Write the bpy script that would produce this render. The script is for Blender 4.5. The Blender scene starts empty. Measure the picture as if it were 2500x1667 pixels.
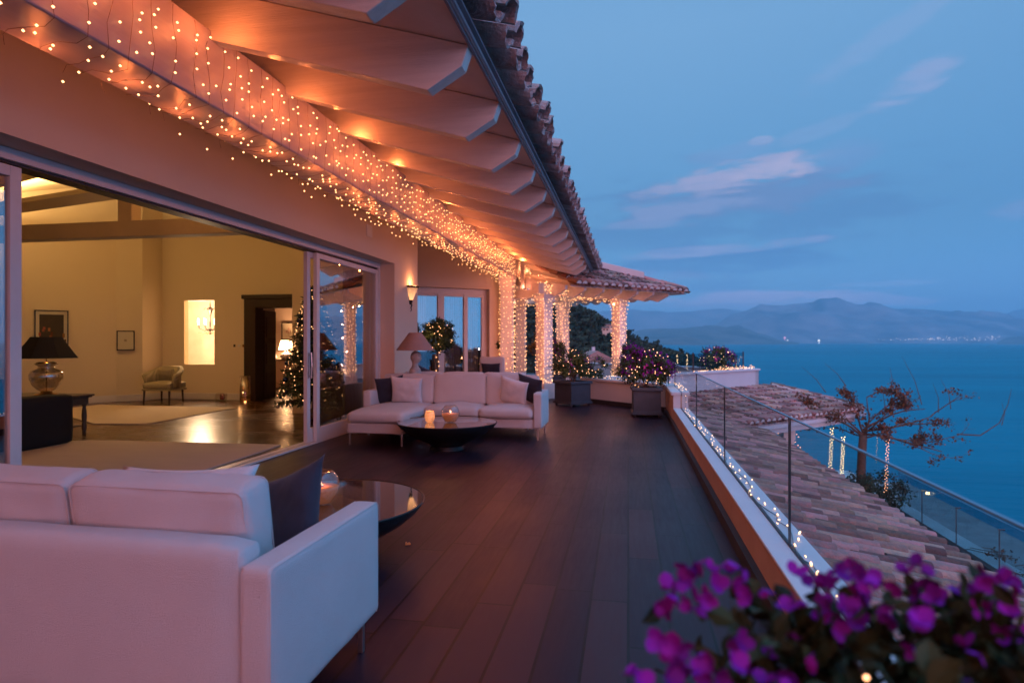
import bpy, bmesh, math, random
from mathutils import Vector, Matrix, noise as mnoise
R = random.Random(7)
PI = math.pi
S = bpy.context.scene
COL = S.collection
rad = math.radians

# ------------------------------------------------------------------ mesh builder
class MB:
    def __init__(s): s.v = []; s.f = []; s.r = []; s.m = []
    def add(s, vs, fs, r=None, mi=0):
        o = len(s.v); s.v += [tuple(p) for p in vs]
        r = R.random() if r is None else r
        for f in fs: s.f.append(tuple(i + o for i in f)); s.r.append(r); s.m.append(mi)
    def box(s, x0, x1, y0, y1, z0, z1, r=None, mi=0):
        s.add([(x0,y0,z0),(x1,y0,z0),(x1,y1,z0),(x0,y1,z0),(x0,y0,z1),(x1,y0,z1),(x1,y1,z1),(x0,y1,z1)],
              [(0,3,2,1),(4,5,6,7),(0,1,5,4),(1,2,6,5),(2,3,7,6),(3,0,4,7)], r, mi)
    def obox(s, p, q, w, z0, z1, r=None, mi=0, w2=None):
        """wall-like box from plan point p to q; thickness w to the left of p->q, w2 to the right"""
        p = Vector(p).to_2d(); q = Vector(q).to_2d(); d = (q-p).normalized(); n = Vector((-d.y, d.x)); w2 = w2 or 0
        a, b, c, e = p-n*w2, q-n*w2, q+n*w, p+n*w
        vs = [(k.x,k.y,z0) for k in (a,b,c,e)] + [(k.x,k.y,z1) for k in (a,b,c,e)]
        s.add(vs, [(0,3,2,1),(4,5,6,7),(0,1,5,4),(1,2,6,5),(2,3,7,6),(3,0,4,7)], r, mi)
    def prism(s, poly, ax, a, b, r=None, mi=0):
        """extrude 2D polygon along axis 'x','y' or 'z' from a to b"""
        def P(u, v, t): return {'x':(t,u,v), 'y':(u,t,v), 'z':(u,v,t)}[ax]
        n = len(poly); vs = [P(u,v,a) for u,v in poly] + [P(u,v,b) for u,v in poly]
        s.add(vs, [tuple(range(n-1,-1,-1)), tuple(range(n,2*n))] + [(i,(i+1)%n,n+(i+1)%n,n+i) for i in range(n)], r, mi)
    def tube(s, pts, rad0, seg=6, rad1=None, r=None, mi=0, cap=True):
        pts = [Vector(p) for p in pts]; rad1 = rad0 if rad1 is None else rad1
        n = len(pts); rings = []; up0 = None
        for i, p in enumerate(pts):
            d = (pts[min(i+1,n-1)] - pts[max(i-1,0)])
            d = d.normalized() if d.length > 1e-9 else Vector((0,0,1))
            if up0 is None: up0 = Vector((0,0,1)) if abs(d.z) < .9 else Vector((1,0,0))
            a = d.cross(up0); a = a.normalized() if a.length > 1e-6 else Vector((1,0,0)); b = a.cross(d); up0 = b
            rr = rad0 + (rad1-rad0)*i/max(1,n-1)
            rings.append([p + a*math.cos(2*PI*k/seg)*rr + b*math.sin(2*PI*k/seg)*rr for k in range(seg)])
        vs = [q for g in rings for q in g]; fs = []
        for i in range(n-1):
            for k in range(seg):
                k2 = (k+1)%seg; fs.append((i*seg+k, i*seg+k2, (i+1)*seg+k2, (i+1)*seg+k))
        if cap: fs += [tuple(range(seg-1,-1,-1)), tuple((n-1)*seg+k for k in range(seg))]
        s.add(vs, fs, r, mi)
    def lathe(s, prof, c=(0,0,0), seg=24, r=None, mi=0, a0=0, a1=2*PI):
        full = abs(a1-a0-2*PI) < 1e-6; n = seg if full else seg+1; vs = []
        for rr, z in prof:
            for k in range(n):
                a = a0 + (a1-a0)*k/seg; vs.append((c[0]+rr*math.cos(a), c[1]+rr*math.sin(a), c[2]+z))
        fs = []
        for i in range(len(prof)-1):
            for k in range(seg):
                k2 = (k+1)%n; fs.append((i*n+k, i*n+k2, (i+1)*n+k2, (i+1)*n+k))
        s.add(vs, fs, r, mi)
    def build(s, name, mat, parent=None, smooth=False, bevel=0, loc=None):
        me = bpy.data.meshes.new(name); me.from_pydata(s.v, [], s.f)
        at = me.attributes.new('rnd', 'FLOAT', 'FACE'); at.data.foreach_set('value', s.r)
        mats = mat if isinstance(mat, (list, tuple)) else [mat]
        for m_ in mats: me.materials.append(m_)
        if len(mats) > 1: me.polygons.foreach_set('material_index', s.m)
        if smooth: me.shade_smooth()
        o = bpy.data.objects.new(name, me); COL.objects.link(o)
        if parent is not None: o.parent = parent
        if loc: o.location = loc
        if bevel:
            b = o.modifiers.new('b', 'BEVEL'); b.width = bevel; b.segments = 2; b.limit_method = 'ANGLE'; b.angle_limit = rad(40); b.harden_normals = False
        return o

def tag(o, label, cat, group=None):
    o['label'] = label; o['category'] = cat
    if group: o['group'] = group
    return o
def thing(name, label, cat, loc=(0,0,0), rz=0, group=None):
    o = bpy.data.objects.new(name, None); COL.objects.link(o); o.location = loc; o.rotation_euler = (0,0,rz)
    o.empty_display_size = .1
    return tag(o, label, cat, group)
def struct(o): o['kind'] = 'structure'; return o
def stuff(o): o['kind'] = 'stuff'; return o

# ------------------------------------------------------------------ materials
def nt(m): m.use_nodes = True; return m.node_tree
def node(t, typ, **kw):
    n = t.nodes.new(typ)
    for k, v in kw.items():
        if k.startswith('i_'): n.inputs[k[2:].replace('_', ' ')].default_value = v
        else: setattr(n, k, v)
    return n
def mat(name, col, rough=.6, metal=0, spec=.5, var=None, bump=None, rnd=0, col2=None, stretch=None, coat=0, trans=0, ior=1.45, sheen=0, sss=0, coord='Object', detail=6):
    """var=(scale, amount 0..1) large-scale tonal variation toward col2; bump=(scale, strength)"""
    m = bpy.data.materials.new(name); t = nt(m); b = t.nodes['Principled BSDF']; L = t.links.new
    b.inputs['Base Color'].default_value = (*col, 1); b.inputs['Roughness'].default_value = rough
    b.inputs['Metallic'].default_value = metal; b.inputs['Specular IOR Level'].default_value = spec
    b.inputs['Coat Weight'].default_value = coat; b.inputs['Transmission Weight'].default_value = trans; b.inputs['IOR'].default_value = ior
    b.inputs['Sheen Weight'].default_value = sheen
    tc = node(t, 'ShaderNodeTexCoord'); vec = tc.outputs[coord]
    if stretch:
        mp = node(t, 'ShaderNodeMapping'); mp.inputs['Scale'].default_value = stretch; L(vec, mp.inputs[0]); vec = mp.outputs[0]
    c2 = col2 or tuple(x*.55 for x in col); cur = None
    if var:
        n = node(t, 'ShaderNodeTexNoise'); n.inputs['Scale'].default_value = var[0]; n.inputs['Detail'].default_value = detail; n.inputs['Roughness'].default_value = .6; L(vec, n.inputs['Vector'])
        mr = node(t, 'ShaderNodeMapRange'); mr.inputs[1].default_value = .35; mr.inputs[2].default_value = .65; mr.inputs[4].default_value = var[1]; L(n.outputs[0], mr.inputs[0])
        mx = node(t, 'ShaderNodeMix', data_type='RGBA'); mx.inputs[6].default_value = (*col,1); mx.inputs[7].default_value = (*c2,1); L(mr.outputs[0], mx.inputs[0]); cur = mx.outputs[2]
        rr = node(t, 'ShaderNodeMapRange'); rr.inputs[3].default_value = max(0.02, rough-.08); rr.inputs[4].default_value = min(1, rough+.08); L(n.outputs[0], rr.inputs[0]); L(rr.outputs[0], b.inputs['Roughness'])
    if rnd:
        a = node(t, 'ShaderNodeAttribute', attribute_name='rnd')
        mr = node(t, 'ShaderNodeMapRange'); mr.inputs[3].default_value = 1-rnd; mr.inputs[4].default_value = 1+rnd; L(a.outputs['Fac'], mr.inputs[0])
        hs = node(t, 'ShaderNodeHueSaturation'); L(mr.outputs[0], hs.inputs['Value'])
        hm = node(t, 'ShaderNodeMapRange'); hm.inputs[3].default_value = .5-rnd*.04; hm.inputs[4].default_value = .5+rnd*.04
        m2 = node(t, 'ShaderNodeMath', operation='MULTIPLY'); m2.inputs[1].default_value = 7.3; L(a.outputs['Fac'], m2.inputs[0])
        m3 = node(t, 'ShaderNodeMath', operation='FRACT'); L(m2.outputs[0], m3.inputs[0]); L(m3.outputs[0], hm.inputs[0]); L(hm.outputs[0], hs.inputs['Hue'])
        if cur: L(cur, hs.inputs['Color'])
        else: hs.inputs['Color'].default_value = (*col,1)
        cur = hs.outputs[0]
    if cur: L(cur, b.inputs['Base Color'])
    if bump:
        n = node(t, 'ShaderNodeTexNoise'); n.inputs['Scale'].default_value = bump[0]; n.inputs['Detail'].default_value = 5; L(vec, n.inputs['Vector'])
        bp = node(t, 'ShaderNodeBump'); bp.inputs['Strength'].default_value = bump[1]; bp.inputs['Distance'].default_value = .01; L(n.outputs[0], bp.inputs['Height']); L(bp.outputs[0], b.inputs['Normal'])
    return m
def emit(name, col, strength, sample=False, base=(.8,.8,.8)):
    m = bpy.data.materials.new(name); t = nt(m); b = t.nodes['Principled BSDF']
    b.inputs['Base Color'].default_value = (*base,1); b.inputs['Emission Color'].default_value = (*col,1); b.inputs['Emission Strength'].default_value = strength
    m.cycles.emission_sampling = 'AUTO' if sample else 'NONE'
    return m
def pane_mat(name, tint, refl=1.0, rough=0.0, lo=.06):
    """thin architectural glass: clear, tinted, mirror-like at grazing angles"""
    m = bpy.data.materials.new(name); t = nt(m); t.nodes.remove(t.nodes['Principled BSDF']); L = t.links.new
    out = t.nodes['Material Output']; tr = node(t, 'ShaderNodeBsdfTransparent'); tr.inputs[0].default_value = (*tint,1)
    gl = node(t, 'ShaderNodeBsdfGlossy'); gl.inputs[0].default_value = (.95,.97,1,1); gl.inputs['Roughness'].default_value = rough
    lw = node(t, 'ShaderNodeLayerWeight'); lw.inputs[0].default_value = .5
    pw = node(t, 'ShaderNodeMath', operation='POWER'); pw.inputs[1].default_value = 4.0; L(lw.outputs['Facing'], pw.inputs[0])
    mm = node(t, 'ShaderNodeMapRange'); mm.inputs[3].default_value = lo; mm.inputs[4].default_value = refl; L(pw.outputs[0], mm.inputs[0])
    mx = node(t, 'ShaderNodeMixShader'); L(mm.outputs[0], mx.inputs[0]); L(tr.outputs[0], mx.inputs[1]); L(gl.outputs[0], mx.inputs[2]); L(mx.outputs[0], out.inputs[0])
    return m

M = {}
M['plaster'] = mat('plaster', (.70,.56,.44), .85, var=(1.3,.25), col2=(.62,.49,.38), bump=(180,.12))
M['paint'] = mat('white_paint', (.78,.74,.72), .5, var=(2.5,.3), col2=(.66,.62,.6), bump=(60,.08))
M['rafter'] = mat('painted_timber', (.76,.69,.66), .45, var=(3,.55), col2=(.60,.53,.50), bump=(26,.45), stretch=(.35,7,7))
M['deckboard'] = mat('soffit_board', (.68,.6,.58), .6, var=(2,.3), bump=(40,.1))
M['cream'] = mat('cream_interior', (.76,.62,.43), .8, var=(.9,.15), col2=(.66,.53,.36), bump=(150,.05))
M['ceil'] = mat('interior_timber', (.68,.55,.38), .7, var=(2,.3))
M['frame'] = mat('door_frame', (.74,.68,.66), .4, var=(4,.15))
M['dark_seal'] = mat('dark_track', (.03,.025,.03), .5)
M['fabric'] = mat('sofa_fabric', (.62,.59,.60), .92, var=(5,.3), col2=(.53,.50,.52), bump=(420,.7), sheen=.2)
M['navy'] = mat('navy_fabric', (.022,.024,.045), .85, var=(9,.3), bump=(300,.35), sheen=.15)
M['white_fab'] = mat('pillow_fabric', (.68,.66,.68), .9, var=(9,.2), bump=(260,.3), sheen=.2)
M['metal'] = mat('brushed_steel', (.5,.5,.52), .3, metal=1)
M['black_lacquer'] = mat('black_lacquer', (.012,.012,.015), .35, var=(4,.3), spec=.5)
M['tabletop'] = mat('dark_glass_top', (.03,.025,.025), .04, spec=1.0, coat=1)
M['iron'] = mat('dark_iron', (.03,.022,.02), .5, metal=.6, bump=(90,.4))
M['planter'] = mat('slate_planter', (.06,.075,.1), .55, var=(6,.4), bump=(70,.15))
M['leaf'] = mat('leaf', (.045,.075,.022), .55, rnd=.55)
M['leaf2'] = mat('olive_leaf', (.026,.032,.010), .6, spec=.25, rnd=.75)
M['needle'] = mat('fir_needle', (.025,.05,.022), .6, rnd=.5)
M['rust_leaf'] = mat('rust_leaf', (.16,.065,.03), .6, rnd=.6)
M['bloom'] = mat('bougainvillea_bract', (.20,.010,.27), .7, spec=.2, rnd=.45)
M['bark'] = mat('bark', (.16,.1,.075), .9, var=(12,.6), bump=(60,.8))
M['soil'] = mat('soil', (.03,.022,.018), .95, bump=(80,.6))
M['tile'] = mat('clay_tile', (.40,.19,.155), .85, var=(5,.8), col2=(.30,.24,.23), bump=(55,.9), rnd=.65)
M['tile_grey'] = mat('weathered_tile', (.47,.22,.18), .92, var=(13,1), col2=(.26,.18,.16), bump=(45,1.6), rnd=.6)
M['mortar'] = mat('pale_mortar', (.8,.74,.72), .9, var=(5,.4), bump=(40,.6))
M['zinc'] = mat('gutter_paint', (.30,.26,.30), .5, var=(3,.3), spec=.6)
M['coping'] = mat('coping_plaster', (.68,.66,.68), .7, var=(1.6,.35), col2=(.55,.53,.55), bump=(120,.12))
M['skirt'] = mat('dark_skirting', (.03,.022,.025), .6, var=(3,.3))
M['stone'] = mat('pale_paving', (.5,.52,.5), .8, var=(1.2,.5), col2=(.32,.34,.33), bump=(20,.3))
M['glass'] = pane_mat('window_glass', (.82,.82,.80), 1.0, lo=.30)
M['rail_glass'] = pane_mat('railing_glass', (.88,.935,.94), .20, lo=.012)
M['rail_glass2'] = pane_mat('lower_railing_glass', (.66,.79,.83), .22, lo=.012)
M['clear'] = pane_mat('clear_glass', (.93,.92,.92), .9, lo=.06)
M['bust'] = mat('stone_bust', (.5,.42,.38), .8, var=(25,.6), bump=(90,.5))
M['shade'] = mat('taupe_shade', (.3,.22,.21), .8, var=(14,.15), bump=(240,.2))
M['blackshade'] = mat('black_shade', (.012,.01,.01), .8)
M['darkwood'] = mat('dark_wood', (.035,.018,.012), .45, var=(5,.5), stretch=(8,8,1), bump=(25,.3))
M['tablewood'] = mat('old_table_wood', (.13,.085,.06), .5, var=(7,.5), bump=(40,.3))
M['darksofa'] = mat('black_upholstery', (.012,.01,.012), .85, bump=(200,.3))
M['rug'] = mat('wool_rug', (.62,.50,.40), .95, var=(1.6,.3), col2=(.52,.41,.32), bump=(140,.7), stretch=(1,3,1))
M['mirrorball'] = mat('blue_bauble', (.03,.05,.14), .08, metal=.9)
M['silverball'] = mat('silver_bauble', (.6,.6,.62), .1, metal=.9)
M['gold'] = mat('gold_trim', (.6,.32,.1), .25, metal=1)
M['burlap'] = mat('burlap', (.22,.16,.09), .95, bump=(90,.8))
M['wire'] = mat('cable', (.20,.11,.075), .5)
M['wire_pale'] = mat('pale_cable', (.35,.33,.32), .5)
M['steelpost'] = mat('post_steel', (.16,.17,.18), .35, metal=.8)
M['curtain'] = mat('sheer_curtain', (.8,.78,.84), .9, bump=(30,.2))
M['water_c'] = mat('candle_water', (.9,.9,.9), .02, trans=1, ior=1.33)
BULB = emit('warm_bulb', (1,.45,.17), 4.8)
BULBW = emit('warm_bulb_wide', (1,.36,.13), 5)
BULBY = emit('yellow_bulb', (1,.66,.22), 7)
FLAME = emit('flame', (1,.5,.2), 14)
for k in ('bloom', 'leaf', 'leaf2'):
    M[k].node_tree.nodes['Principled BSDF'].inputs['Subsurface Weight'].default_value = 0

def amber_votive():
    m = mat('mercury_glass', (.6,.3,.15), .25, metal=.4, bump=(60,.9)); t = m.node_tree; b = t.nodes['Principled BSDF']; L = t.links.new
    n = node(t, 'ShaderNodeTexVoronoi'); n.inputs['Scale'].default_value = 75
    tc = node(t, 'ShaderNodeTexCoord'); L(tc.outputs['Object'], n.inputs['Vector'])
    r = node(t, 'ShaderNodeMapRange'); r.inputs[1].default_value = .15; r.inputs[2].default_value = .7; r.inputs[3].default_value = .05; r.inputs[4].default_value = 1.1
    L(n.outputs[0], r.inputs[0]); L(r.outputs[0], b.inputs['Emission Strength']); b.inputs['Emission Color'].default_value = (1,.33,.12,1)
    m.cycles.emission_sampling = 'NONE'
    return m
M['votive'] = amber_votive()

def plank_mat(name, w, length, c1, c2, c3, rough, axis='Y', gap=.0035, spec=.5):
    m = bpy.data.materials.new(name); t = nt(m); b = t.nodes['Principled BSDF']; L = t.links.new
    def mth(op, a, bb=None, c=None):
        n = node(t, 'ShaderNodeMath', operation=op)
        for i, x in enumerate((a, bb, c)):
            if x is None: continue
            if isinstance(x, (int, float)): n.inputs[i].default_value = x
            else: L(x, n.inputs[i])
        return n.outputs[0]
    tc = node(t, 'ShaderNodeTexCoord'); sp = node(t, 'ShaderNodeSeparateXYZ'); L(tc.outputs['Object'], sp.inputs[0])
    u, v = (sp.outputs[0], sp.outputs[1]) if axis == 'Y' else (sp.outputs[1], sp.outputs[0])
    ru = mth('DIVIDE', u, w); row = mth('FLOOR', ru); fu = mth('FRACT', ru)
    wn = node(t, 'ShaderNodeTexWhiteNoise', noise_dimensions='1D'); L(row, wn.inputs['W'])
    rv = mth('ADD', mth('DIVIDE', v, length), wn.outputs[0]); cell = mth('FLOOR', rv); fv = mth('FRACT', rv)
    cb = node(t, 'ShaderNodeCombineXYZ'); L(row, cb.inputs[0]); L(cell, cb.inputs[1])
    w2 = node(t, 'ShaderNodeTexWhiteNoise', noise_dimensions='2D'); L(cb.outputs[0], w2.inputs['Vector'])
    gu = mth('MINIMUM', fu, mth('SUBTRACT', 1, fu)); gv = mth('MINIMUM', fv, mth('SUBTRACT', 1, fv))
    g = mth('MINIMUM', mth('MULTIPLY', gu, w), mth('MULTIPLY', gv, length)); seam = mth('GREATER_THAN', g, gap)
    mp = node(t, 'ShaderNodeMapping'); mp.inputs['Scale'].default_value = (26,2.2,1) if axis == 'Y' else (2.2,26,1); L(tc.outputs['Object'], mp.inputs[0])
    off = node(t, 'ShaderNodeVectorMath', operation='ADD'); L(mp.outputs[0], off.inputs[0]); L(w2.outputs['Color'], off.inputs[1])
    gn = node(t, 'ShaderNodeTexNoise'); gn.inputs['Scale'].default_value = 1.4; gn.inputs['Detail'].default_value = 7; gn.inputs['Roughness'].default_value = .65; L(off.outputs[0], gn.inputs['Vector'])
    cr = node(t, 'ShaderNodeValToRGB'); e = cr.color_ramp.elements; e[0].color = (*c1,1); e[1].color = (*c3,1); e.new(.5).color = (*c2,1)
    mixf = mth('ADD', mth('MULTIPLY', w2.outputs[0], .68), mth('MULTIPLY', gn.outputs[0], .34)); L(mixf, cr.inputs[0])
    mx = node(t, 'ShaderNodeMix', data_type='RGBA'); L(seam, mx.inputs[0]); mx.inputs[6].default_value = (.003,.002,.003,1); L(cr.outputs[0], mx.inputs[7]); L(mx.outputs[2], b.inputs['Base Color'])
    ln = node(t, 'ShaderNodeTexNoise'); ln.inputs['Scale'].default_value = .9; ln.inputs['Detail'].default_value = 4; L(tc.outputs['Object'], ln.inputs['Vector'])
    rr = mth('ADD', mth('MULTIPLY', gn.outputs[0], .18), mth('ADD', mth('MULTIPLY', ln.outputs[0], .16), rough-.17)); L(rr, b.inputs['Roughness'])
    hh = mth('ADD', mth('MULTIPLY', seam, .6), mth('ADD', mth('MULTIPLY', gn.outputs[0], .3), mth('MULTIPLY', w2.outputs[0], .35)))
    bp = node(t, 'ShaderNodeBump'); bp.inputs['Strength'].default_value = .25; bp.inputs['Distance'].default_value = .004; L(hh, bp.inputs['Height']); L(bp.outputs[0], b.inputs['Normal'])
    b.inputs['Specular IOR Level'].default_value = spec
    return m
M['deck'] = plank_mat('wood_plank_tiles', .2, 1.2, (.007,.005,.015), (.018,.009,.019), (.060,.022,.028), .42, gap=.007, spec=.28)
M['parquet'] = plank_mat('parquet', .12, 1.6, (.045,.02,.010), (.08,.037,.017), (.13,.062,.03), .26, axis='X')

# ------------------------------------------------------------------ generic shapes
def rbox(mb, cx, cy, cz, sx, sy, sz, r=.03, puff=(0,0,0), n=10, wr=0, rot=None, seed=0, rnd=.5):
    """rounded, optionally puffed box surface (upholstery)"""
    hx, hy, hz = sx/2, sy/2, sz/2; vs = {}; vl = []; fs = []
    def key(i, j, k): return (i, j, k)
    def vert(i, j, k):
        kk = (i, j, k)
        if kk in vs: return vs[kk]
        def m_(t, h):   # more samples close to edges
            t = 2*t/n-1; t = math.copysign(abs(t)**.75, t); return t*h
        p = Vector((m_(i,hx), m_(j,hy), m_(k,hz)))
        q = Vector((max(-hx+r, min(hx-r, p.x)), max(-hy+r, min(hy-r, p.y)), max(-hz+r, min(hz-r, p.z))))
        d = p-q
        if d.length > 1e-9: p = q + d.normalized()*r
        fx, fy, fz = p.x/hx, p.y/hy, p.z/hz
        o = Vector((fx*puff[0]*(1-fy*fy)*(1-fz*fz), fy*puff[1]*(1-fx*fx)*(1-fz*fz), fz*puff[2]*(1-fx*fx)*(1-fy*fy)))
        p += o
        if wr:
            w = mnoise.noise(Vector((p.x*5+seed, p.y*5, p.z*5)))*wr + mnoise.noise(Vector((p.x*14, p.y*14+seed, p.z*14)))*wr*.4
            p += d.normalized()*w if d.length > 1e-9 else Vector((0,0,w))
        if rot: p = rot @ p
        vs[kk] = len(vl); vl.append((p.x+cx, p.y+cy, p.z+cz)); return vs[kk]
    for a in range(n):
        for b in range(n):
            fs.append((vert(a,b,0), vert(a,b+1,0), vert(a+1,b+1,0), vert(a+1,b,0)))
            fs.append((vert(a,b,n), vert(a+1,b,n), vert(a+1,b+1,n), vert(a,b+1,n)))
            fs.append((vert(a,0,b), vert(a+1,0,b), vert(a+1,0,b+1), vert(a,0,b+1)))
            fs.append((vert(a,n,b), vert(a,n,b+1), vert(a+1,n,b+1), vert(a+1,n,b)))
            fs.append((vert(0,a,b), vert(0,a,b+1), vert(0,a+1,b+1), vert(0,a+1,b)))
            fs.append((vert(n,a,b), vert(n,a+1,b), vert(n,a+1,b+1), vert(n,a,b+1)))
    mb.add(vl, fs, rnd)

def pillow(name, label, loc, size, rot, m, th=.15, group=None, seed=0, parent=None, pinch=.10):
    n = 22; vl = []; fs = []
    for side in (1, -1):
        for i in range(n+1):
            for j in range(n+1):
                u, v = 2*i/n-1, 2*j/n-1
                pin = 1 - pinch*(1-abs(v)**2.2)*abs(u)**3 ; pin2 = 1 - pinch*(1-abs(u)**2.2)*abs(v)**3
                x, y = u*size[0]/2*pin, v*size[1]/2*pin2
                t = th/2*((1-abs(u)**2.6)*(1-abs(v)**2.6))**.55
                t += .012*mnoise.noise(Vector((x*11+seed, y*11, side)))*((1-u*u)*(1-v*v))**.3 + .006*mnoise.noise(Vector((x*30, y*30+seed, side)))*(1-abs(u*v))
                if abs(u) > .999 or abs(v) > .999: t = 0.0
                vl.append((x, side*t, y))
        o = 0 if side == 1 else (n+1)**2
        for i in range(n):
            for j in range(n):
                f = (o+i*(n+1)+j, o+(i+1)*(n+1)+j, o+(i+1)*(n+1)+j+1, o+i*(n+1)+j+1)
                fs.append(f if side == -1 else f[::-1])
    mb = MB(); mb.add(vl, fs, .5); ob = mb.build(name, m, parent, smooth=True)
    bm = bmesh.new(); bm.from_mesh(ob.data); bmesh.ops.remove_doubles(bm, verts=bm.verts, dist=1e-5); bm.to_mesh(ob.data); bm.free()
    ob.location = loc; ob.rotation_euler = rot
    if parent is None: tag(ob, label, 'pillow', group)
    return ob

def leaves(mb, c, rx, ry, rz, n, size, shell=.45, clumps=0, up=.2, seed=1, zcut=-1, mi=0, elong=1.9, fancy=False):
    rr = random.Random(seed); cl = []
    for _ in range(clumps or 1):
        while True:
            p = Vector((rr.uniform(-1,1), rr.uniform(-1,1), rr.uniform(zcut,1)))
            if shell < p.length <= 1: break
        cl.append((p, rr.random()))
    for k in range(n):
        if clumps:
            q, b = rr.choice(cl); p = q + Vector((rr.gauss(0,.13), rr.gauss(0,.13), rr.gauss(0,.13))); br = max(0, min(1, b + rr.gauss(0,.15)))
        else:
            while True:
                p = Vector((rr.uniform(-1,1), rr.uniform(-1,1), rr.uniform(zcut,1)))
                if shell < p.length <= 1: break
            br = rr.random()
        p = Vector((c[0]+p.x*rx, c[1]+p.y*ry, c[2]+p.z*rz))
        d = Vector((rr.gauss(0,1), rr.gauss(0,1), rr.gauss(up,1))).normalized(); e = d.cross(Vector((rr.gauss(0,1), rr.gauss(0,1), rr.gauss(0,1)))).normalized(); nn = d.cross(e)
        s = size*rr.uniform(.6,1.35); w = s/elong
        if fancy:
            mb.add([p, p+d*s*.22+e*w*.36+nn*w*.1, p+d*s*.5+e*w*.5+nn*w*.16, p+d*s*.8+e*w*.28+nn*w*.1, p+d*s-nn*w*.12, p+d*s*.8-e*w*.28+nn*w*.1, p+d*s*.5-e*w*.5+nn*w*.16, p+d*s*.22-e*w*.36+nn*w*.1, p+d*s*.5], [(0,1,8),(1,2,8),(2,3,8),(3,4,8),(4,5,8),(5,6,8),(6,7,8),(7,0,8)], br, mi)
        else: mb.add([p, p+d*s*.45+e*w*.5+nn*w*.16, p+d*s, p+d*s*.45-e*w*.5+nn*w*.16], [(0,1,2),(0,2,3)], br, mi)

def blooms(mb, c, rx, ry, rz, n, size, seed=1, zlo=-.5, mi=0, per=7, bias=None):
    """clusters of papery bracts, three to a flower"""
    rr = random.Random(seed)
    for k in range(n):
        while True:
            p = Vector((rr.gauss(0,1), rr.gauss(0,1), rr.gauss(.3,1))).normalized()*rr.uniform(.85,1.1)
            if p.z > zlo: break
        q = Vector((c[0]+p.x*rx, c[1]+p.y*ry, c[2]+p.z*rz)); br = rr.random()
        for j in range(per):
            o = q + Vector((rr.gauss(0,1), rr.gauss(0,1), rr.gauss(0,1)))*size*.9
            ax = Vector((rr.gauss(0,1), rr.gauss(0,1), rr.gauss(.4,1))).normalized(); a = ax.orthogonal().normalized(); b = ax.cross(a); ph = rr.uniform(0,6.28)
            for t in range(3):
                d = (a*math.cos(ph+t*2.094) + b*math.sin(ph+t*2.094)); e = ax.cross(d); s = size*rr.uniform(.75,1.2)
                d = (d*.8+ax*.55)
                mb.add([o, o+d*s*.45+e*s*.4, o+d*s*.85+e*s*.2+ax*s*.1, o+d*s*1.05, o+d*s*.85-e*s*.2+ax*s*.1, o+d*s*.45-e*s*.4], [(0,1,2,3),(0,3,4,5)], max(0,min(1,br+rr.gauss(0,.18))), mi)

# ------------------------------------------------------------------ camera
CA, SA = math.cos(rad(10.576)), math.sin(rad(10.576))
cd = bpy.data.cameras.new('camera'); cam = bpy.data.objects.new('camera', cd); COL.objects.link(cam); S.camera = cam
cam.location = (0,0,1.4); cam.rotation_euler = (rad(90), 0, rad(10.576))
cd.sensor_width = 36; cd.lens = 36*1430/2352; cd.clip_start = .05; cd.clip_end = 90000
cd.dof.use_dof = True; cd.dof.focus_distance = 4.6; cd.dof.aperture_fstop = 2.3
def at(px, d, z=None, py=None):
    """pixel column (of a 2352-wide frame) and depth -> world x, y (z from py)"""
    x = (px-1443)*d*CA/1430; y = (d + x*SA)/CA
    return (x, y, z if z is not None else 1.4 + (784-py)*d/1430)

# ------------------------------------------------------------------ bulbs / string lights
def bulb_mesh(r, l):
    mb = MB(); mb.lathe([(0.0001,-l*.5),(r*.75,-l*.32),(r,0),(r*.7,l*.35),(0.0001,l*.5)], seg=8); return mb
def bulb_obj(parent, me, p, rr):
    o = bpy.data.objects.new('bulb', me); COL.objects.link(o); o.parent = parent; o.location = p; o.rotation_euler = (rr.uniform(0,3),rr.uniform(0,3),0); o.scale = [rr.uniform(.7,1.25)]*3; return o
def mk_bulb_data(r, l, m):
    o = bulb_mesh(r, l).build('bulb', m, smooth=True); me = o.data; bpy.data.objects.remove(o); return me
BM_NEAR = mk_bulb_data(.0052, .02, BULB); BM_MID = mk_bulb_data(.0085, .018, BULB)
def string_thing(name, label, wires, pts, me, rb, indiv=100, group='string lights along the terrace', wm=None, bm_=None, wr=.0018):
    t = thing(name, label, 'string lights', (0,0,0), 0, group); rr = random.Random(len(pts))
    mb = MB()
    for w in wires: mb.tube(w, wr, 3, cap=False)
    if wires: mb.build('cable', wm or M['wire'], t)
    pts = sorted(pts, key=lambda p: Vector(p).length)
    for p in pts[:indiv]: bulb_obj(t, me, p, rr)
    if len(pts) > indiv:
        b = MB()
        for p in pts[indiv:]:
            b.lathe([(0.0001,-rb),(rb,0),(0.0001,rb)], p, 6)
        stuff(b.build('bulb_mass', bm_ or BULB, t, smooth=True))
    return t
def string_mesh(name, label, wires, pts, rb, group='string lights along the terrace', m=None, wm=None, cat='string lights', wr=.0025):
    b = MB()
    for w in wires: b.tube(w, wr, 3, cap=False, mi=1)
    for p in pts: b.lathe([(0.0001,-rb),(rb,0),(0.0001,rb)], p, 6, mi=0)
    o = b.build(name, [m or BULB, wm or M['wire']]); return tag(o, label, cat, group)
def lamp(name, loc, power, col=(1,.3,.11), r=.05, parent=None, typ='POINT', size=None, rot=None, spread=None):
    l = bpy.data.lights.new(name, typ); l.energy = power; l.color = col
    if typ == 'POINT': l.shadow_soft_size = r
    if typ == 'AREA':
        l.shape = 'RECTANGLE'; l.size, l.size_y = size
        if spread: l.spread = spread
    o = bpy.data.objects.new(name, l); COL.objects.link(o); o.location = loc
    if rot: o.rotation_euler = rot
    if parent is not None: o.parent = parent
    return o

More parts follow.
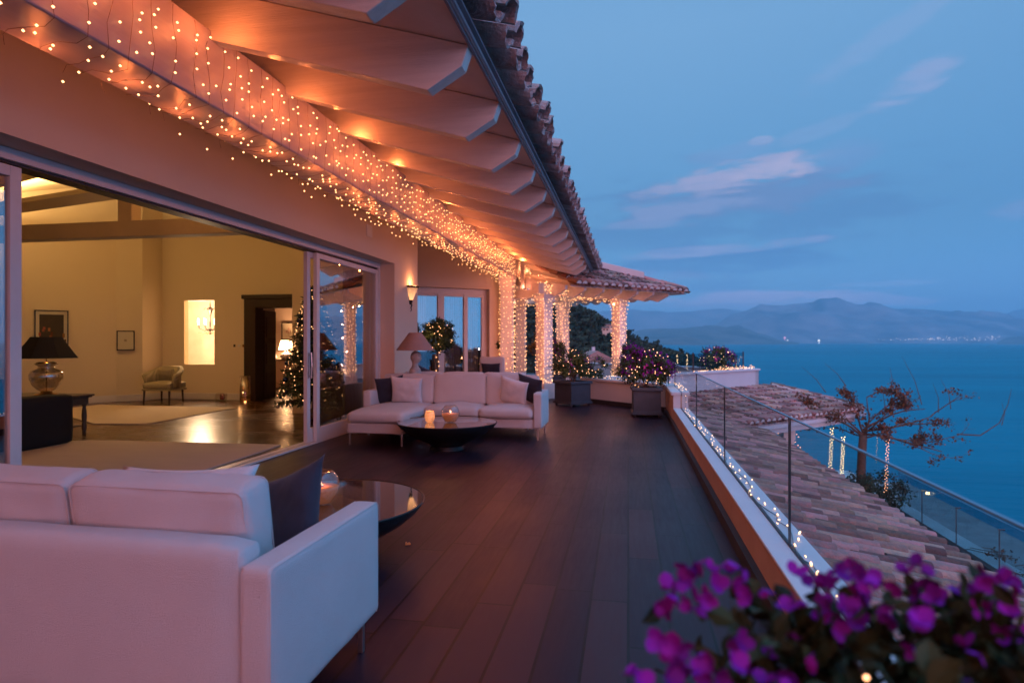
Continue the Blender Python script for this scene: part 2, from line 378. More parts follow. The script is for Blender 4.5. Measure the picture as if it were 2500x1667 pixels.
# ================================================================== SETTING
# deck polygon
deck = [(-4.23,-4),(.82,-4),(.82,12.7),(-.85,14.35),(4.1,20.4),(-4.2,27.2),(-9,27.2),(-9,11.4),(-4.23,11.4)]
mb = MB(); mb.prism(deck, 'z', -.12, 0); struct(mb.build('terrace_floor', M['deck']))
room = [(-4.23,-4),(-4.23,11.4),(-6.3,11.4),(-6.3,18.5),(-16,18.5),(-16,-4)]
mb = MB(); mb.prism(room, 'z', -.12, .001); struct(mb.build('interior_floor', M['parquet']))

# sea
def sea_mat():
    m = bpy.data.materials.new('sea_water'); t = nt(m); b = t.nodes['Principled BSDF']; L = t.links.new
    tc = node(t, 'ShaderNodeTexCoord'); mp = node(t, 'ShaderNodeMapping'); mp.inputs['Scale'].default_value = (.02,.09,1); L(tc.outputs['Object'], mp.inputs[0])
    n = node(t, 'ShaderNodeTexNoise'); n.inputs['Scale'].default_value = 1.0; n.inputs['Detail'].default_value = 12; n.inputs['Roughness'].default_value = .62; L(mp.outputs[0], n.inputs['Vector'])
    mp2 = node(t, 'ShaderNodeMapping'); mp2.inputs['Scale'].default_value = (.0007,.0042,1); L(tc.outputs['Object'], mp2.inputs[0])
    n2 = node(t, 'ShaderNodeTexNoise'); n2.inputs['Scale'].default_value = 1.0; n2.inputs['Detail'].default_value = 9; n2.inputs['Roughness'].default_value = .7; L(mp2.outputs[0], n2.inputs['Vector'])
    cr = node(t, 'ShaderNodeValToRGB'); e = cr.color_ramp.elements; e[0].position = .35; e[0].color = (.0,.15,.225,1); e[1].position = .68; e[1].color = (.0,.235,.33,1); L(n2.outputs[0], cr.inputs[0])  # paler streaks painted into the colour for light on the ripples
    L(cr.outputs[0], b.inputs['Base Color']); b.inputs['Roughness'].default_value = .5; b.inputs['Specular IOR Level'].default_value = .04
    bp = node(t, 'ShaderNodeBump'); bp.inputs['Strength'].default_value = 1; bp.inputs['Distance'].default_value = 2.5; L(n.outputs[0], bp.inputs['Height']); L(bp.outputs[0], b.inputs['Normal'])
    return m
mb = MB(); mb.add([(-9000,-1500,-40),(22000,-1500,-40),(22000,25500,-40),(-9000,25500,-40)], [(0,1,2,3)]); struct(mb.build('sea', sea_mat()))

def ridge(name, px0, px1, top, d0, d1, base, m, nx=160, ny=14, amp=.12, fr=.004, seed=0, prof=.8):
    """relief of real depth: rises from the shore (d0) to the crest at 60% depth and falls behind"""
    vl = []; fs = []
    tp = sorted(top)
    def crest(px):
        for (a, ya), (b, yb) in zip(tp, tp[1:]):
            if a <= px <= b:
                t = (px-a)/(b-a); t = t*t*(3-2*t)*.5 + t*.5; return ya+(yb-ya)*t
        return tp[0][1] if px < tp[0][0] else tp[-1][1]
    for j in range(ny+1):
        t = j/ny; d = d0+(d1-d0)*t; tc = .62
        dc = d0+(d1-d0)*tc
        g = math.sin(min(1, t/tc)*PI/2)**(1/prof) if t <= tc else math.cos((t-tc)/(1-tc)*PI/2)
        for i in range(nx+1):
            px = px0+(px1-px0)*i/nx
            zc = 1.4 + (784-crest(px))*dc/1430 - base
            x = (px-1443)*d*CA/1430; y = (d+x*SA)/CA
            nz = mnoise.fractal(Vector((x*fr, y*fr, seed)), 1.0, 2.1, 6)
            h = zc*g*(1 + amp*nz*(.35 if .5 < t < .75 else 1.6)) + zc*.02*nz
            vl.append((x, y, base + max(-3, h if g > 0 else -3)))
    for j in range(ny):
        for i in range(nx):
            a = j*(nx+1)+i; fs.append((a, a+1, a+nx+2, a+nx+1))
    mb = MB(); mb.add(vl, fs, .5); return struct(mb.build(name, m, smooth=True))
M['mtn'] = mat('mountain_rock', (.05,.09,.12), .95, var=(.0012,1), col2=(.34,.29,.30), coord='Object', detail=9)
M['mtn2'] = mat('low_hill_scrub', (.03,.07,.08), .95, var=(.003,.9), col2=(.2,.19,.18), detail=9)
M['forest'] = mat('hill_scrub', (.02,.03,.02), .95, var=(.06,.8), col2=(.045,.055,.03), detail=9)
def P(x, y): return (1411+.4*x, 658.6+.4*y)
top_main = [P(-600,300), P(250,292), P(550,222), P(700,152), P(850,116), P(1000,101), P(1250,98), P(1390,121), P(1540,113), P(1700,126), P(1970,151), P(2100,153), P(2352,186), P(2700,215), P(3200,260)]
ridge('far_mountain', 1330, 2700, top_main, 12500, 19000, -40, M['mtn'], nx=260, ny=26, amp=.22, fr=.0007, seed=3)
top_back = [P(-900,170), P(-200,150), P(100,128), P(300,150), P(600,120), P(900,170), P(1900,190), P(2200,150), P(2352,118), P(2700,90), P(3200,160)]
ridge('distant_mountain', 1000, 2700, top_back, 20500, 24500, -40, M['mtn'], nx=160, ny=12, amp=.15, fr=.0004, seed=9)
top_low = [P(-400,275), P(80,262), P(200,244), P(400,236), P(540,221), P(700,241), P(850,272), P(960,306), P(1050,318)]
ridge('low_hill', 1200, 1835, top_low, 8800, 12000, -40, M['mtn2'], nx=160, ny=18, amp=.25, fr=.0014, seed=5)
top_low2 = [P(-400,285), P(80,292), P(180,286), P(350,288), P(480,296), P(620,318)]
ridge('low_headland', 1200, 1665, top_low2, 7200, 8600, -40, M['mtn2'], nx=120, ny=12, amp=.3, fr=.002, seed=6)
ridge('right_headland', 2290, 2700, [P(2190,318), P(2260,292), P(2352,280), P(3200,240)], 9000, 12000, -40, M['mtn2'], nx=60, ny=12, amp=.2, fr=.0015, seed=8)
# wooded hill beside the villa
hill_top = [(1100,706), (1210,706), (1290,702), (1317,711), (1366,739), (1408,765), (1440,786), (1475,799), (1530,815), (1640,845)]
hill = ridge('wooded_hill', 1120, 1660, [(a, b+3) for a, b in hill_top], 150, 620, -40, M['forest'], nx=90, ny=22, amp=.1, fr=.012, seed=12, prof=1.1)
mb = MB(); rr = random.Random(3); V = [v.co for v in hill.data.vertices]
for k in range(9500):
    j = rr.randrange(0, 16)*91 + rr.randrange(91)
    p = V[j] + Vector((rr.uniform(-9,9), rr.uniform(-12,12), 0)); s = rr.uniform(1.3,3.2); b0 = rr.random()
    tall = rr.random() < .12
    for q in range(12):
        e = Vector((rr.gauss(0,.5), rr.gauss(0,.5), rr.uniform(-.1,1.0)*(1.7 if tall else .9)))*s
        if tall: e.x *= .4; e.y *= .4
        a = Vector((rr.gauss(0,1), rr.gauss(0,1), rr.gauss(0,1))).normalized()*s*.42; b = a.orthogonal().normalized()*s*.34
        c = p+e; mb.add([c-a-b*.4, c-b, c+a, c+b*.9], [(0,1,2,3)], max(0,min(1,b0+rr.gauss(0,.12))))
stuff(mb.build('hillside_forest', mat('forest_canopy', (.028,.04,.022), .9, rnd=.6)))
tag(bpy.data.objects['hillside_forest'], 'dark woodland covering the near hill beyond the lit columns', 'woodland')
# houses on the hillside, across the strait lights
def tiny_house(px, py, d, w, h, label):
    x, y, z = at(px, d, py=py); t = thing('hillside_house', label, 'house', (x,y,z), .3, 'white houses on the wooded hill')
    mb = MB(); mb.box(-w/2,w/2,-w*.35,w*.35,-2,h); mb.build('wall', M['plaster'], t)
    mb = MB(); mb.prism([(-w*.45,h),(w*.45,h),(0,h+w*.18)], 'x', -w*.55, w*.55); mb.build('roof', M['tile'], t)
    for k in (-.25,.2): mb = MB(); mb.box(k*w-.4, k*w+.4, -w*.35-.05, -w*.35-.01, h*.35, h*.75); mb.build('window', M['darkwood'], t)
tiny_house(1400, 757, 330, 4.5, 2.4, 'white house highest on the wooded hill beside the column')
tiny_house(1390, 762, 315, 3.5, 2, 'small white house just below the highest one on the hill')
mb = MB(); mb.box(-.9,.9,-.7,.7,-3,3.4); mb.box(-1.1,1.1,-.9,.9,3.4,3.7)
x, y, z = at(1363, 150, py=803); t = thing('hillside_house', 'tiled house with white chimney just above the left planter bush', 'house', (x,y,z-1.5), .3, 'white houses on the wooded hill')
b = MB(); b.box(-.35,.35,-.3,.3,-.5,2.2); b.build('chimney', M['coping'], t); b = MB(); b.prism([(-5,-1.2),(5,-1.2),(0,1.3)], 'y', -4, 4); b.build('roof', M['tile'], t)
b = MB(); b.box(-4.2,4.2,-3.6,3.6,-5,-1.3); b.build('wall', M['plaster'], t)
# lights across the strait
rr = random.Random(5); b = MB()
for k in range(95):
    px = P(rr.triangular(1480,2260,2000), 0)[0]; py = 781.2 - rr.random()**1.5*9*(1 if px > 2150 else .45)
    x, y, z = at(px, 12600, py=py); s = rr.uniform(5,11); b.lathe([(0.0001,-s),(s,0),(0.0001,s)], (x,y,z), 5)
tag(b.build('town_lights', emit('town_light', (1,.75,.6), 1.5)), 'line of pale town lights along the far shore', 'town lights', None); stuff(bpy.data.objects['town_lights'])
for px, py, s, c, lb in ((1802.5,775.5,20,(1,.25,.3),'pink beacon light low on the far left shore'), (1881,782,24,(1,.95,.8),'bright white light alone on the far shore'), (1809,781.5,14,(1,.8,.6),'small warm light below the pink beacon')):
    x, y, z = at(px, 12300, py=py); b = MB(); b.lathe([(0.0001,-s),(s*.8,-s*.5),(s,0),(s*.8,s*.5),(0.0001,s)], (x,y,z), 8); b.lathe([(s*.2,-s*4),(s*.2,-s)], (x,y,z), 6)
    tag(b.build('shore_light', emit('shore', c, 1.6)), lb, 'shore light')

# ------------------------------------------------------------------ roof tiles
def tile_roof(mb, org, u, v, nu, nv, su, sv, r, keep=None, seed=0, jit=.012, th=.014, seg=7, rough=0, plug=None):
    """barrel tiles: u along eave, v up the slope (unit vectors); covers over channels"""
    rr = random.Random(seed); u = Vector(u).normalized(); v = Vector(v).normalized(); n = u.cross(v).normalized()
    if n.z < 0: n = -n
    org = Vector(org)
    for i in range(nu):
        for j in range(nv):
            if keep and not keep((i+.5)*su, (j+.5)*sv): continue
            for kind in (0, 1):
                br = rr.random()
                o = org + u*((i+.5+(0 if kind else .5))*su + rr.uniform(-jit,jit)) + v*(j*sv - .04 + rr.uniform(-jit,jit)*(1.8 if kind else 0)) + n*((r*.72 if kind else r*.62) + rr.uniform(0,.012))
                ln = sv*1.18; r0, r1 = (r*1.05, r*.86) if kind else (r*.86, r*1.02); tw = rr.uniform(-.06,.06); vs = []
                for (tt, rc) in ((0,r0),(1,r1)):
                    c = o + v*(ln*tt) + u*(tw*ln*tt) + n*((.0 if tt else .03) if kind else (.0 if tt else .02))
                    for ins in (0, th):
                        for k in range(seg+1):
                            a = PI*k/seg; s_ = 1 if kind else -1
                            vs.append(c + u*math.cos(a)*(rc-ins) + n*(math.sin(a)*(rc-ins)*.9*s_) + v*(rr.uniform(-rough,rough) if rough and not tt else 0))
                m_ = seg+1; fs = []
                for k in range(seg):
                    fs += [(k,k+1,2*m_+k+1,2*m_+k), (m_+k,3*m_+k,3*m_+k+1,m_+k+1), (k,m_+k,m_+k+1,k+1), (2*m_+k,2*m_+k+1,3*m_+k+1,3*m_+k)]
                fs += [(0,2*m_,3*m_,m_), (seg,m_+seg,3*m_+seg,2*m_+seg)]
                mb.add(vs, fs, br)
                if plug and kind:   # pale mortar filling the mouth of the cover tile
                    c = o + n*.008 + v*.012; rc = r0-th*.7
                    mb.add([c + u*math.cos(PI*k/6)*rc + n*(math.sin(PI*k/6)*rc*.9+.0) for k in range(7)] + [c + u*math.cos(PI*k/6)*rc*.55 + n*(math.sin(PI*k/6)*rc*.45) + v*.03 for k in range(7)], [(k,k+1,8+k,7+k) for k in range(6)] + [(6,5,4,3,2,1,0)], rr.random(), 1)

# ================================================================== VILLA
PIT = .296
villa = thing('villa', 'white villa with open sliding doors and a deep tiled eave on painted rafters', 'house')
XW, XF = -3.95, -4.225   # wall face, door frame plane
def zr(x): return 3.265 + PIT*(-.986 - x)      # top of rafters = soffit underside
# terrace wall, in blocks around the opening (Y -1.2 .. 10.15, z 0..2.74)
b = MB()
b.box(-4.4, XW, -4, -1.2, 0, 4.15); b.box(-4.4, XW, -1.2, 10.15, 2.74, 4.15); b.box(-4.4, XW, 10.15, 11.34, 0, 4.15)
b.build('wall', M['plaster'], villa)
b = MB(); b.box(-6.3,-4.4,11.2,11.34,0,4.9); b.box(-6.44,-6.3,11.2,15.5,0,5); b.build('partition_wall', M['plaster'], villa)
# recess back wall with window opening x -6.2..-3.73, z .0...2.755
RW0 = Vector((-3.02,15.46)); RD = Vector((-.8,-.6)); rw = lambda t, o=0: RW0 + RD*t + Vector((.6,-.8))*o   # angled recess wall: t along it, o out of it
b = MB(); b.obox(rw(0), rw(.48), -.30, 0, 4.15); b.obox(rw(.48), rw(3.45), -.30, 2.70, 5.2); b.obox(rw(3.45), rw(4.3), -.30, 0, 5.2); b.build('back_wall', M['plaster'], villa)
# vent plate
b = MB(); b.box(-3.951,-3.935,8.98,9.18,3.02,3.2); b.build('vent', M['paint'], villa, bevel=.004)
# roof deck + soffit
b = MB(); b.prism([(-.95,zr(-.95)+.003),(-.95,zr(-.95)+.045),(-9.3,zr(-9.3)+.045),(-9.3,zr(-9.3)+.003)], 'y', -4, 18.2); b.build('soffit', M['deckboard'], villa)
b = MB(); b.prism([(-9.3,zr(-9.3)+.05),(-9.3,zr(-9.3)+.15),(-16.2,zr(-9.3)+.15),(-16.2,zr(-9.3)+.05)], 'y', -4, 18.6); b.box(-9.4,-9.2,-4,18.6,zr(-9.3)-.02,zr(-9.3)+.2); b.build('roof_slab', M['deckboard'], villa)
# rafters
for k in range(-2, 15):
    y0 = 3.80 + .945*k
    x_in = -4.5 if y0 < 11.2 else -6.2
    top = zr(x_in)
    b = MB(); b.prism([(-1.258,3.0),(-1.032,3.135),(-.986,3.263),(x_in,top-.002),(x_in,3.0+PIT*(-1.258-x_in))], 'y', y0, y0+.11)
    b.build('rafter', M['rafter'], villa, bevel=.006)
# fascia + gutter strip
b = MB(); b.box(-.984,-.966,-4,18.0,3.245,3.30); b.tube([(-.95,-4,3.275),(-.95,18.0,3.275)], .016, 8); b.box(-.965,-.925,-4,18.0,3.318,3.335); b.build('gutter', M['zinc'], villa)
# eave tiles
b = MB(); tile_roof(b, (-.83,-4,3.355), (0,1,0), (-1,0,PIT), 63, 5, .35, .42, .125, seed=4, th=.026, jit=.02, seg=10, rough=.012); rt = b.build('roof_tiles', mat('eave_tile', (.36,.24,.22), .92, var=(18,.9), col2=(.42,.36,.37), bump=(50,1.4), rnd=.3), villa, smooth=False)
# beam
b = MB(); b.prism([(-3.2,3.01),(-2.8,3.01),(-2.8,3.01+.515),(-3.2,3.01+.52)], 'y', -4, 15.4); b.build('beam', mat('beam_paint', (.46,.40,.46), .38, var=(3,.4), col2=(.36,.31,.37), bump=(30,.2), stretch=(6,.4,6)), villa, bevel=.012)
b = MB(); b.box(-3.2,-2.8,15.4,17.9,3.05,3.6); b.prism([(-.99,2.95),(-.99,3.26),(-6,zr(-6)),(-6,2.95)], 'y', 18.02, 18.1); b.box(-2.72,-2.62,15.75,15.87,2.75,3.4); b.build('beam_extension', M['rafter'], villa)
# paired columns
def brick_column(parent, x0, x1, y0, y1, z0, z1, course=.14, corbel=True, name='column'):
    b = MB(); z = z0; g = .004; k = 0
    while z < z1-.01:
        zt = min(z1, z+course); e = 0
        if corbel and z > z1-.36: e = .012+.05*((z-(z1-.36))/.36)
        j = R.uniform(-.002,.002); b.box(x0-e+j, x1+e+j, y0-e, y1+e, z+g, zt); b.box(x0+.006-e, x1-.006+e, y0+.006-e, y1-.006+e, z, z+g*1.01); z = zt; k += 1
    return b.build(name, M['paint'], parent, bevel=.004)
brick_column(villa, -3.12, -2.83, 15.13, 15.42, 0, 3.01)
brick_column(villa, -3.045, -2.80, 16.85, 17.15, 0, 3.05)

# sliding doors
sd = thing('x', '', ''); sd.name = 'sliding_door'; del sd['label']; del sd['category']; sd.parent = villa
def fr(b, x0, x1, y0, y1, z0, z1, w, wb=None, wt=None):
    wb = wb or w; wt = wt or w
    b.box(x0,x1,y0,y0+w,z0,z1); b.box(x0,x1,y1-w,y1,z0,z1); b.box(x0,x1,y0+w,y1-w,z0,z0+wb); b.box(x0,x1,y0+w,y1-w,z1-wt,z1)
b = MB(); b.box(-4.33,-4.2,-1.2,10.15,2.655,2.738); b.box(-4.33,-4.205,10.07,10.15,0,2.655); b.box(-4.33,-4.205,-1.2,-1.12,0,2.655); b.build('frame', M['frame'], sd, bevel=.004)
b = MB(); b.box(-4.335,-4.235,-1.12,10.07,2.637,2.652); b.box(-4.4,-4.335,-1.2,10.15,2.64,2.735); b.build('dark_track', M['dark_seal'], sd)
b = MB(); b.box(-4.39,-4.21,-1.2,10.15,.0015,.022); b.build('threshold', M['frame'], sd)
b = MB(); b.box(-4.29,-4.27,3.7,7.85,.022,.028); b.build('track_rail', M['metal'], sd)
def panel(x, y0, y1, nm='door_panel'):
    b = MB(); fr(b, x-.028, x+.028, y0, y1, .024, 2.622, .085, .19, .075); o = b.build(nm, M['frame'], sd, bevel=.005); return o
def pane(x, y0, y1):
    b = MB(); b.box(x-.004,x+.004,y0+.08,y1-.08,.2,2.56); return b.build('pane', M['glass'], sd)
panel(-4.24, 7.93, 10.06); pane(-4.24, 7.93, 10.06)
panel(-4.302, 7.78, 9.9); 
b = MB(); b.box(-4.273,-4.262,7.80,7.83,.9,1.25); b.box(-4.262,-4.235,7.805,7.825,.92,.94); b.box(-4.262,-4.235,7.805,7.825,1.21,1.23); b.tube([(-4.232,7.815,.9),(-4.222,7.815,1.07),(-4.232,7.815,1.25)],.009,6); b.build('handle', M['metal'], sd)
panel(-4.24, 1.3, 3.69); pane(-4.24, 1.3, 3.69); panel(-4.302, -1.1, 1.4); pane(-4.302, -1.1, 1.4)
# curtain at the end of the fixed panel
b = MB(); pts = []
vl = []; fs = []; n = 60
for i in range(n+1):
    y = 9.35 + .62*i/n; x = -4.48 + .045*math.sin(i*1.15) + .012*math.sin(i*2.9)
    vl += [(x,y,.02),(x,y,2.6)]
for i in range(n): fs.append((2*i,2*i+2,2*i+3,2*i+1))
b.add(vl, fs); b.build('curtain', mat('grey_curtain', (.2,.17,.13), .9), sd, smooth=True)
# recess window
win = bpy.data.objects.new('window', None); COL.objects.link(win); win.parent = villa
b = MB()
def wb(b, t0, t1, o0, o1, z0, z1): b.obox(rw(t0,o0), rw(t1,o0), (o1-o0), z0, z1) if False else b.add([(*rw(t,o),z) for z in (z0,z1) for t,o in ((t0,o0),(t1,o0),(t1,o1),(t0,o1))], [(0,1,2,3),(4,7,6,5),(0,4,5,1),(1,5,6,2),(2,6,7,3),(3,7,4,0)])
wb(b,.483,3.447,-.24,-.17,2.56,2.697); wb(b,.483,.62,-.24,-.17,0,2.56); wb(b,3.3,3.447,-.24,-.17,0,2.56)
for t0, t1 in ((1.00,1.10),(1.62,1.78)): wb(b,t0,t1,-.23,-.15,0,2.56)
wb(b,.62,3.3,-.235,-.175,.003,.2); wb(b,.62,3.3,-.235,-.175,2.50,2.558); b.build('frame', M['frame'], win, bevel=.004)
b = MB(); wb(b,.62,3.3,-.208,-.202,.19,2.51); b.build('pane', M['glass'], win)
for a0, a1 in ((.62,1.0),(1.1,1.5),(2.0,2.3)):
    vl = []; fs = []; n = int((a1-a0)*70)+6
    for i in range(n+1):
        q = rw(a0+(a1-a0)*i/n, -.40+.035*math.sin(i*1.25)+.01*math.sin(i*3.1)); vl += [(q.x,q.y,.02), (q.x,q.y,2.6)]
    for i in range(n): fs.append((2*i,2*i+2,2*i+3,2*i+1))
    b = MB(); b.add(vl, fs); b.build('curtain', M['curtain'], win, smooth=True)
b = MB(); b.obox(rw(-.3,-1.6), rw(4.3,-1.6), .1, 0, 3.9); b.obox(rw(0,-.3), rw(0,-1.7), .1, 0, 3.9); b.build('bedroom_wall', mat('dim_room', (.3,.29,.36), .9), villa)

# interior walls
b = MB()
def iw(p, q, z0=0, z1=6.2, w=.12): b.obox(p, q, w, z0, z1)
iw((-16,-3.9),(-16,6.8)); b.box(-16.2,-4.4,-4.2,-4,0,6)
iw((-11.68,12.52),(-16,6.8), w=-.12) ; iw((-11.25,12.82),(-11.68,12.52), w=-.12); iw((-11.2,13.4),(-11.25,12.82), w=-.12)
# wall y=13.4: opening niche x -10.6..-9.78 z .85..2.39 ; doorway x -8.92..-7.35 z 0..2.46
Y0, Y1 = 13.4, 13.55
b.box(-11.2,-10.6,Y0,Y1,0,6.2); b.box(-10.6,-9.78,Y0,Y1,0,.85); b.box(-10.6,-9.78,Y0,Y1,2.39,6.2); b.box(-9.78,-8.92,Y0,Y1,0,6.2); b.box(-8.92,-7.2,Y0,Y1,2.46,6.2); b.box(-7.2,-6.44,Y0,Y1,0,6.2)
b.build('interior_wall', M['cream'], villa)
b = MB(); b.box(-4.42,-4.401,-4,11.2,2.76,4.4); b.box(-4.42,-4.401,10.2,11.2,0,2.76); b.box(-6.46,-4.42,11.18,11.199,0,5); b.box(-6.46,-6.441,11.2,13.4,0,6); b.build('inner_lining', M['cream'], villa)
b = MB()
for p, q in (((-12.2,11.83),(-16,6.8)),((-11.68,12.52),(-12.2,11.83)),((-11.25,12.82),(-11.68,12.52)),((-11.2,13.4),(-11.25,12.82))): b.obox(p, q, .02, .002, .16)
b.box(-11.2,-8.92,Y0-.02,Y0,.002,.16); b.build('baseboard', M['frame'], villa, bevel=.004); b = MB(); b.box(-7.2,-6.44,Y0-.02,Y0,.002,.16); b.build('baseboard', M['frame'], villa, bevel=.004)
# ceiling (interior) follows roof
b = MB(); b.prism([(-4.42,zr(-4.42)-.05),(-9.3,zr(-9.3)-.05),(-9.3,zr(-9.3)-.02),(-4.42,zr(-4.42)-.02)], 'y', -4, 13.4); b.box(-16,-9.3,-4,13.6,zr(-9.3)-.05,zr(-9.3)-.02); b.build('ceiling', M['cream'], villa)
for y in (2.2, 4.2): 
    b = MB(); b.prism([(-4.45,zr(-4.42)-.28),(-9.3,zr(-9.3)-.28),(-9.3,zr(-9.3)-.055),(-4.45,zr(-4.42)-.055)], 'y', y, y+.12); b.build('ceiling_beam', M['ceil'], villa)
# roof truss: tie beam and king post
b = MB(); b.box(-13.5,-4.45,7.75,7.95,2.9,3.13); b.box(-7.22,-6.99,7.76,7.94,3.13,5.0); b.build('truss', M['ceil'], villa, bevel=.008)
b = MB(); b.add([(-11.9,8.3,3.35),(-7.2,7.4,4.75),(-7.2,7.65,4.75),(-11.9,8.55,3.35),(-11.9,8.3,3.6),(-7.2,7.4,5.0),(-7.2,7.65,5.0),(-11.9,8.55,3.6)], [(0,3,2,1),(4,5,6,7),(0,1,5,4),(1,2,6,5),(2,3,7,6),(3,0,4,7)]); b.build('sloping_brace', M['ceil'], villa)
# cove ledge with light strip
b = MB(); b.obox((-7.2,8.75),(-13.2,10.2), .5, 3.78, 3.86, w2=0); b.obox((-7.2,8.75),(-13.2,10.2), .03, 3.86, 3.94); b.build('cove_ledge', M['cream'], villa)
b = MB(); b.obox((-7.3,8.86),(-13.2,10.28), .05, 3.862, 3.90); b.build('light_strip', emit('cove_strip', (1,.8,.4), 7), villa)
b = MB(); b.add([(-7.2,8.9,4.62),(-13.2,10.3,4.3),(-12.4,12.2,4.9),(-6.5,11.6,5.2)], [(0,1,2,3)]); b.add([(-7.2,8.9,4.66),(-13.2,10.3,4.34),(-12.4,12.2,4.94),(-6.5,11.6,5.24)], [(3,2,1,0)]); b.build('raked_ceiling', M['cream'], villa)
lamp('cove_and_fill_light', (-5.0,4.6,3.05), 92, (1,.53,.22), typ='AREA', size=(.25,9), rot=(0,rad(-155),0), parent=villa)  # added fill light on the door side, no visible source there
b = MB(); b.box(-5.15,-4.42,0,9.2,2.95,3.0); b.build('cove_ledge', M['cream'], villa)  # unseen ledge added beneath that fill light
lamp('cove_and_fill_light', (-10.2,9.75,3.97), 180, (1,.64,.26), typ='AREA', size=(5.6,.2), rot=(PI,0,-.235), parent=villa)
# niche room behind the opening
b = MB(); nz0, nz1 = .3, 3.2
b.box(-13.0,-9.72,15.6,15.7,nz0,nz1); b.box(-13.1,-13.0,13.55,15.7,nz0,nz1); b.box(-9.76,-9.70,13.55,15.6,nz0,nz1); b.box(-13.1,-9.7,13.55,15.7,nz1,nz1+.1); b.box(-13.1,-9.7,13.55,15.7,nz0-.1,nz0); b.build('lit_alcove', mat('alcove_plaster', (.78,.68,.56), .8, var=(1.6,.7), col2=(.6,.46,.34)), villa)
# room beyond dark doorway
b = MB(); b.box(-12,-6.3,17.3,17.4,0,3.2); b.box(-12,-11.9,15.72,17.3,0,3.2); b.box(-12,-9.7,15.72,15.78,0,3.2); b.box(-9.695,-9.64,13.55,15.78,0,3.2); b.box(-6.46,-6.4,13.55,17.3,0,3.2); b.box(-12,-6.3,13.55,17.4,3.31,3.4); b.build('far_room', mat('far_room_plaster', (.66,.52,.42), .8), villa)
# dark timber doorway + open leaf
dw = bpy.data.objects.new('doorway', None); COL.objects.link(dw); dw.parent = villa
b = MB(); b.box(-8.92,-8.62,13.28,13.62,0,2.46); b.box(-7.5,-7.2,13.28,13.62,0,2.46); b.box(-8.62,-7.5,13.28,13.62,2.19,2.46); b.box(-8.97,-7.15,13.25,13.3,2.40,2.50); b.build('door_frame', M['darkwood'], dw, bevel=.012)
b = MB(); b.obox((-8.6,13.63),(-8.78,14.42), .05, .01, 2.15)
for z in (.15,.85,1.5): b.obox((-8.62,13.72),(-8.76,14.33), 0, z, z+.5, w2=.02)
b.build('door_leaf', M['darkwood'], dw, bevel=.008)
# wall switches
for x, w, m_ in ((-9.24,.045,'darkwood'), (-9.12,.06,'frame'), (-8.99,.07,'gold')):
    b = MB(); b.box(x-w/2,x+w/2,13.385,13.399,1.27,1.33); b.box(x-w*.2,x+w*.2,13.38,13.386,1.285,1.315); b.build('wall_switch', M[m_], villa)

# ------------------------------------------------------------------ parapet + glass railing
pw = thing('parapet_wall', 'low white terrace parapet with pale coping beside the dark deck', 'parapet')
b = MB(); b.box(.742,.98,-4,10.7,-.6,.27); b.box(.735,.97,10.7,12.72,-.6,.50); b.obox((.735,12.70),(-.9,14.35), -.24, -.6, .50); b.build('wall', mat('terracotta_plaster', (.62,.36,.24), .8, var=(3,.3), bump=(90,.15)), pw)
b = MB(); b.box(.735,.985,-4,10.7,.27,.29); b.build('coping', M['coping'], pw, bevel=.006)
b = MB(); b.box(.70,.86,10.68,12.75,.50,.56); b.box(.872,1.0,10.68,12.75,.50,.56); b.obox((.70,12.66),(-.93,14.32), -.30, .503, .562); b.build('raised_coping', M['coping'], pw, bevel=.012)
b = MB(); b.box(.74,.855,10.692,10.70,.29,.5); b.box(.875,.975,10.692,10.70,.29,.5); b.obox((.728,12.70),(-.905,14.345), .006, .10, .5); b.build('plaster_face', M['coping'], pw)
b = MB(); b.box(.70,.742,-4,12.7,0.001,.09); b.obox((.735,12.68),(-.9,14.33), .025, .001, .1); b.build('skirting', M['skirt'], pw)
b = MB(); b.box(.855,.875,-4,12.7,.285,.297); b.build('glazing_channel', M['dark_seal'], pw)
gr = thing('glass_railing', 'frameless clear glass railing standing on the white parapet coping', 'railing')
def seamY(px): d = 1430*.857/(CA*(px-1443)); return (d+.857*SA)/CA
ys = [-1.6, 1.0, seamY(1810), seamY(1662), seamY(1598), seamY(1549), 12.74]
for a, c in zip(ys, ys[1:]):
    b = MB(); b.box(.8595,.8705,a+.006,c-.006,.29,.984); b.build('pane', M['rail_glass'], gr)
b = MB(); b.box(.858,.872,-1.6,12.72,.984,.990); b.build('top_edge', mat('glass_edge', (.10,.22,.30), .35, spec=.4), gr)
mat('glass_edge_dark', (.03,.05,.06), .3)
for y in ys[1:-1]: b = MB(); b.box(.8585,.8715,y-.004,y+.004,.29,.985); b.build('edge_strip', bpy.data.materials['glass_edge_dark'], gr)
# diagonal glass on the second leg
gr2 = thing('glass_railing', 'clear glass panels on the angled parapet behind the two grey planters', 'railing')
b = MB(); b.obox((.82,12.78),(-.85,14.46), .01, .56, 1.02); b.build('pane', M['rail_glass'], gr2)
b = MB(); b.obox((.82,12.78),(-.85,14.46), .012, 1.02, 1.027); b.build('top_edge', bpy.data.materials['glass_edge'], gr2)
b = MB(); b.obox((.80,12.80),(.79,12.81), .02, .56, 1.03); b.build('edge_strip', bpy.data.materials['glass_edge_dark'], gr2)

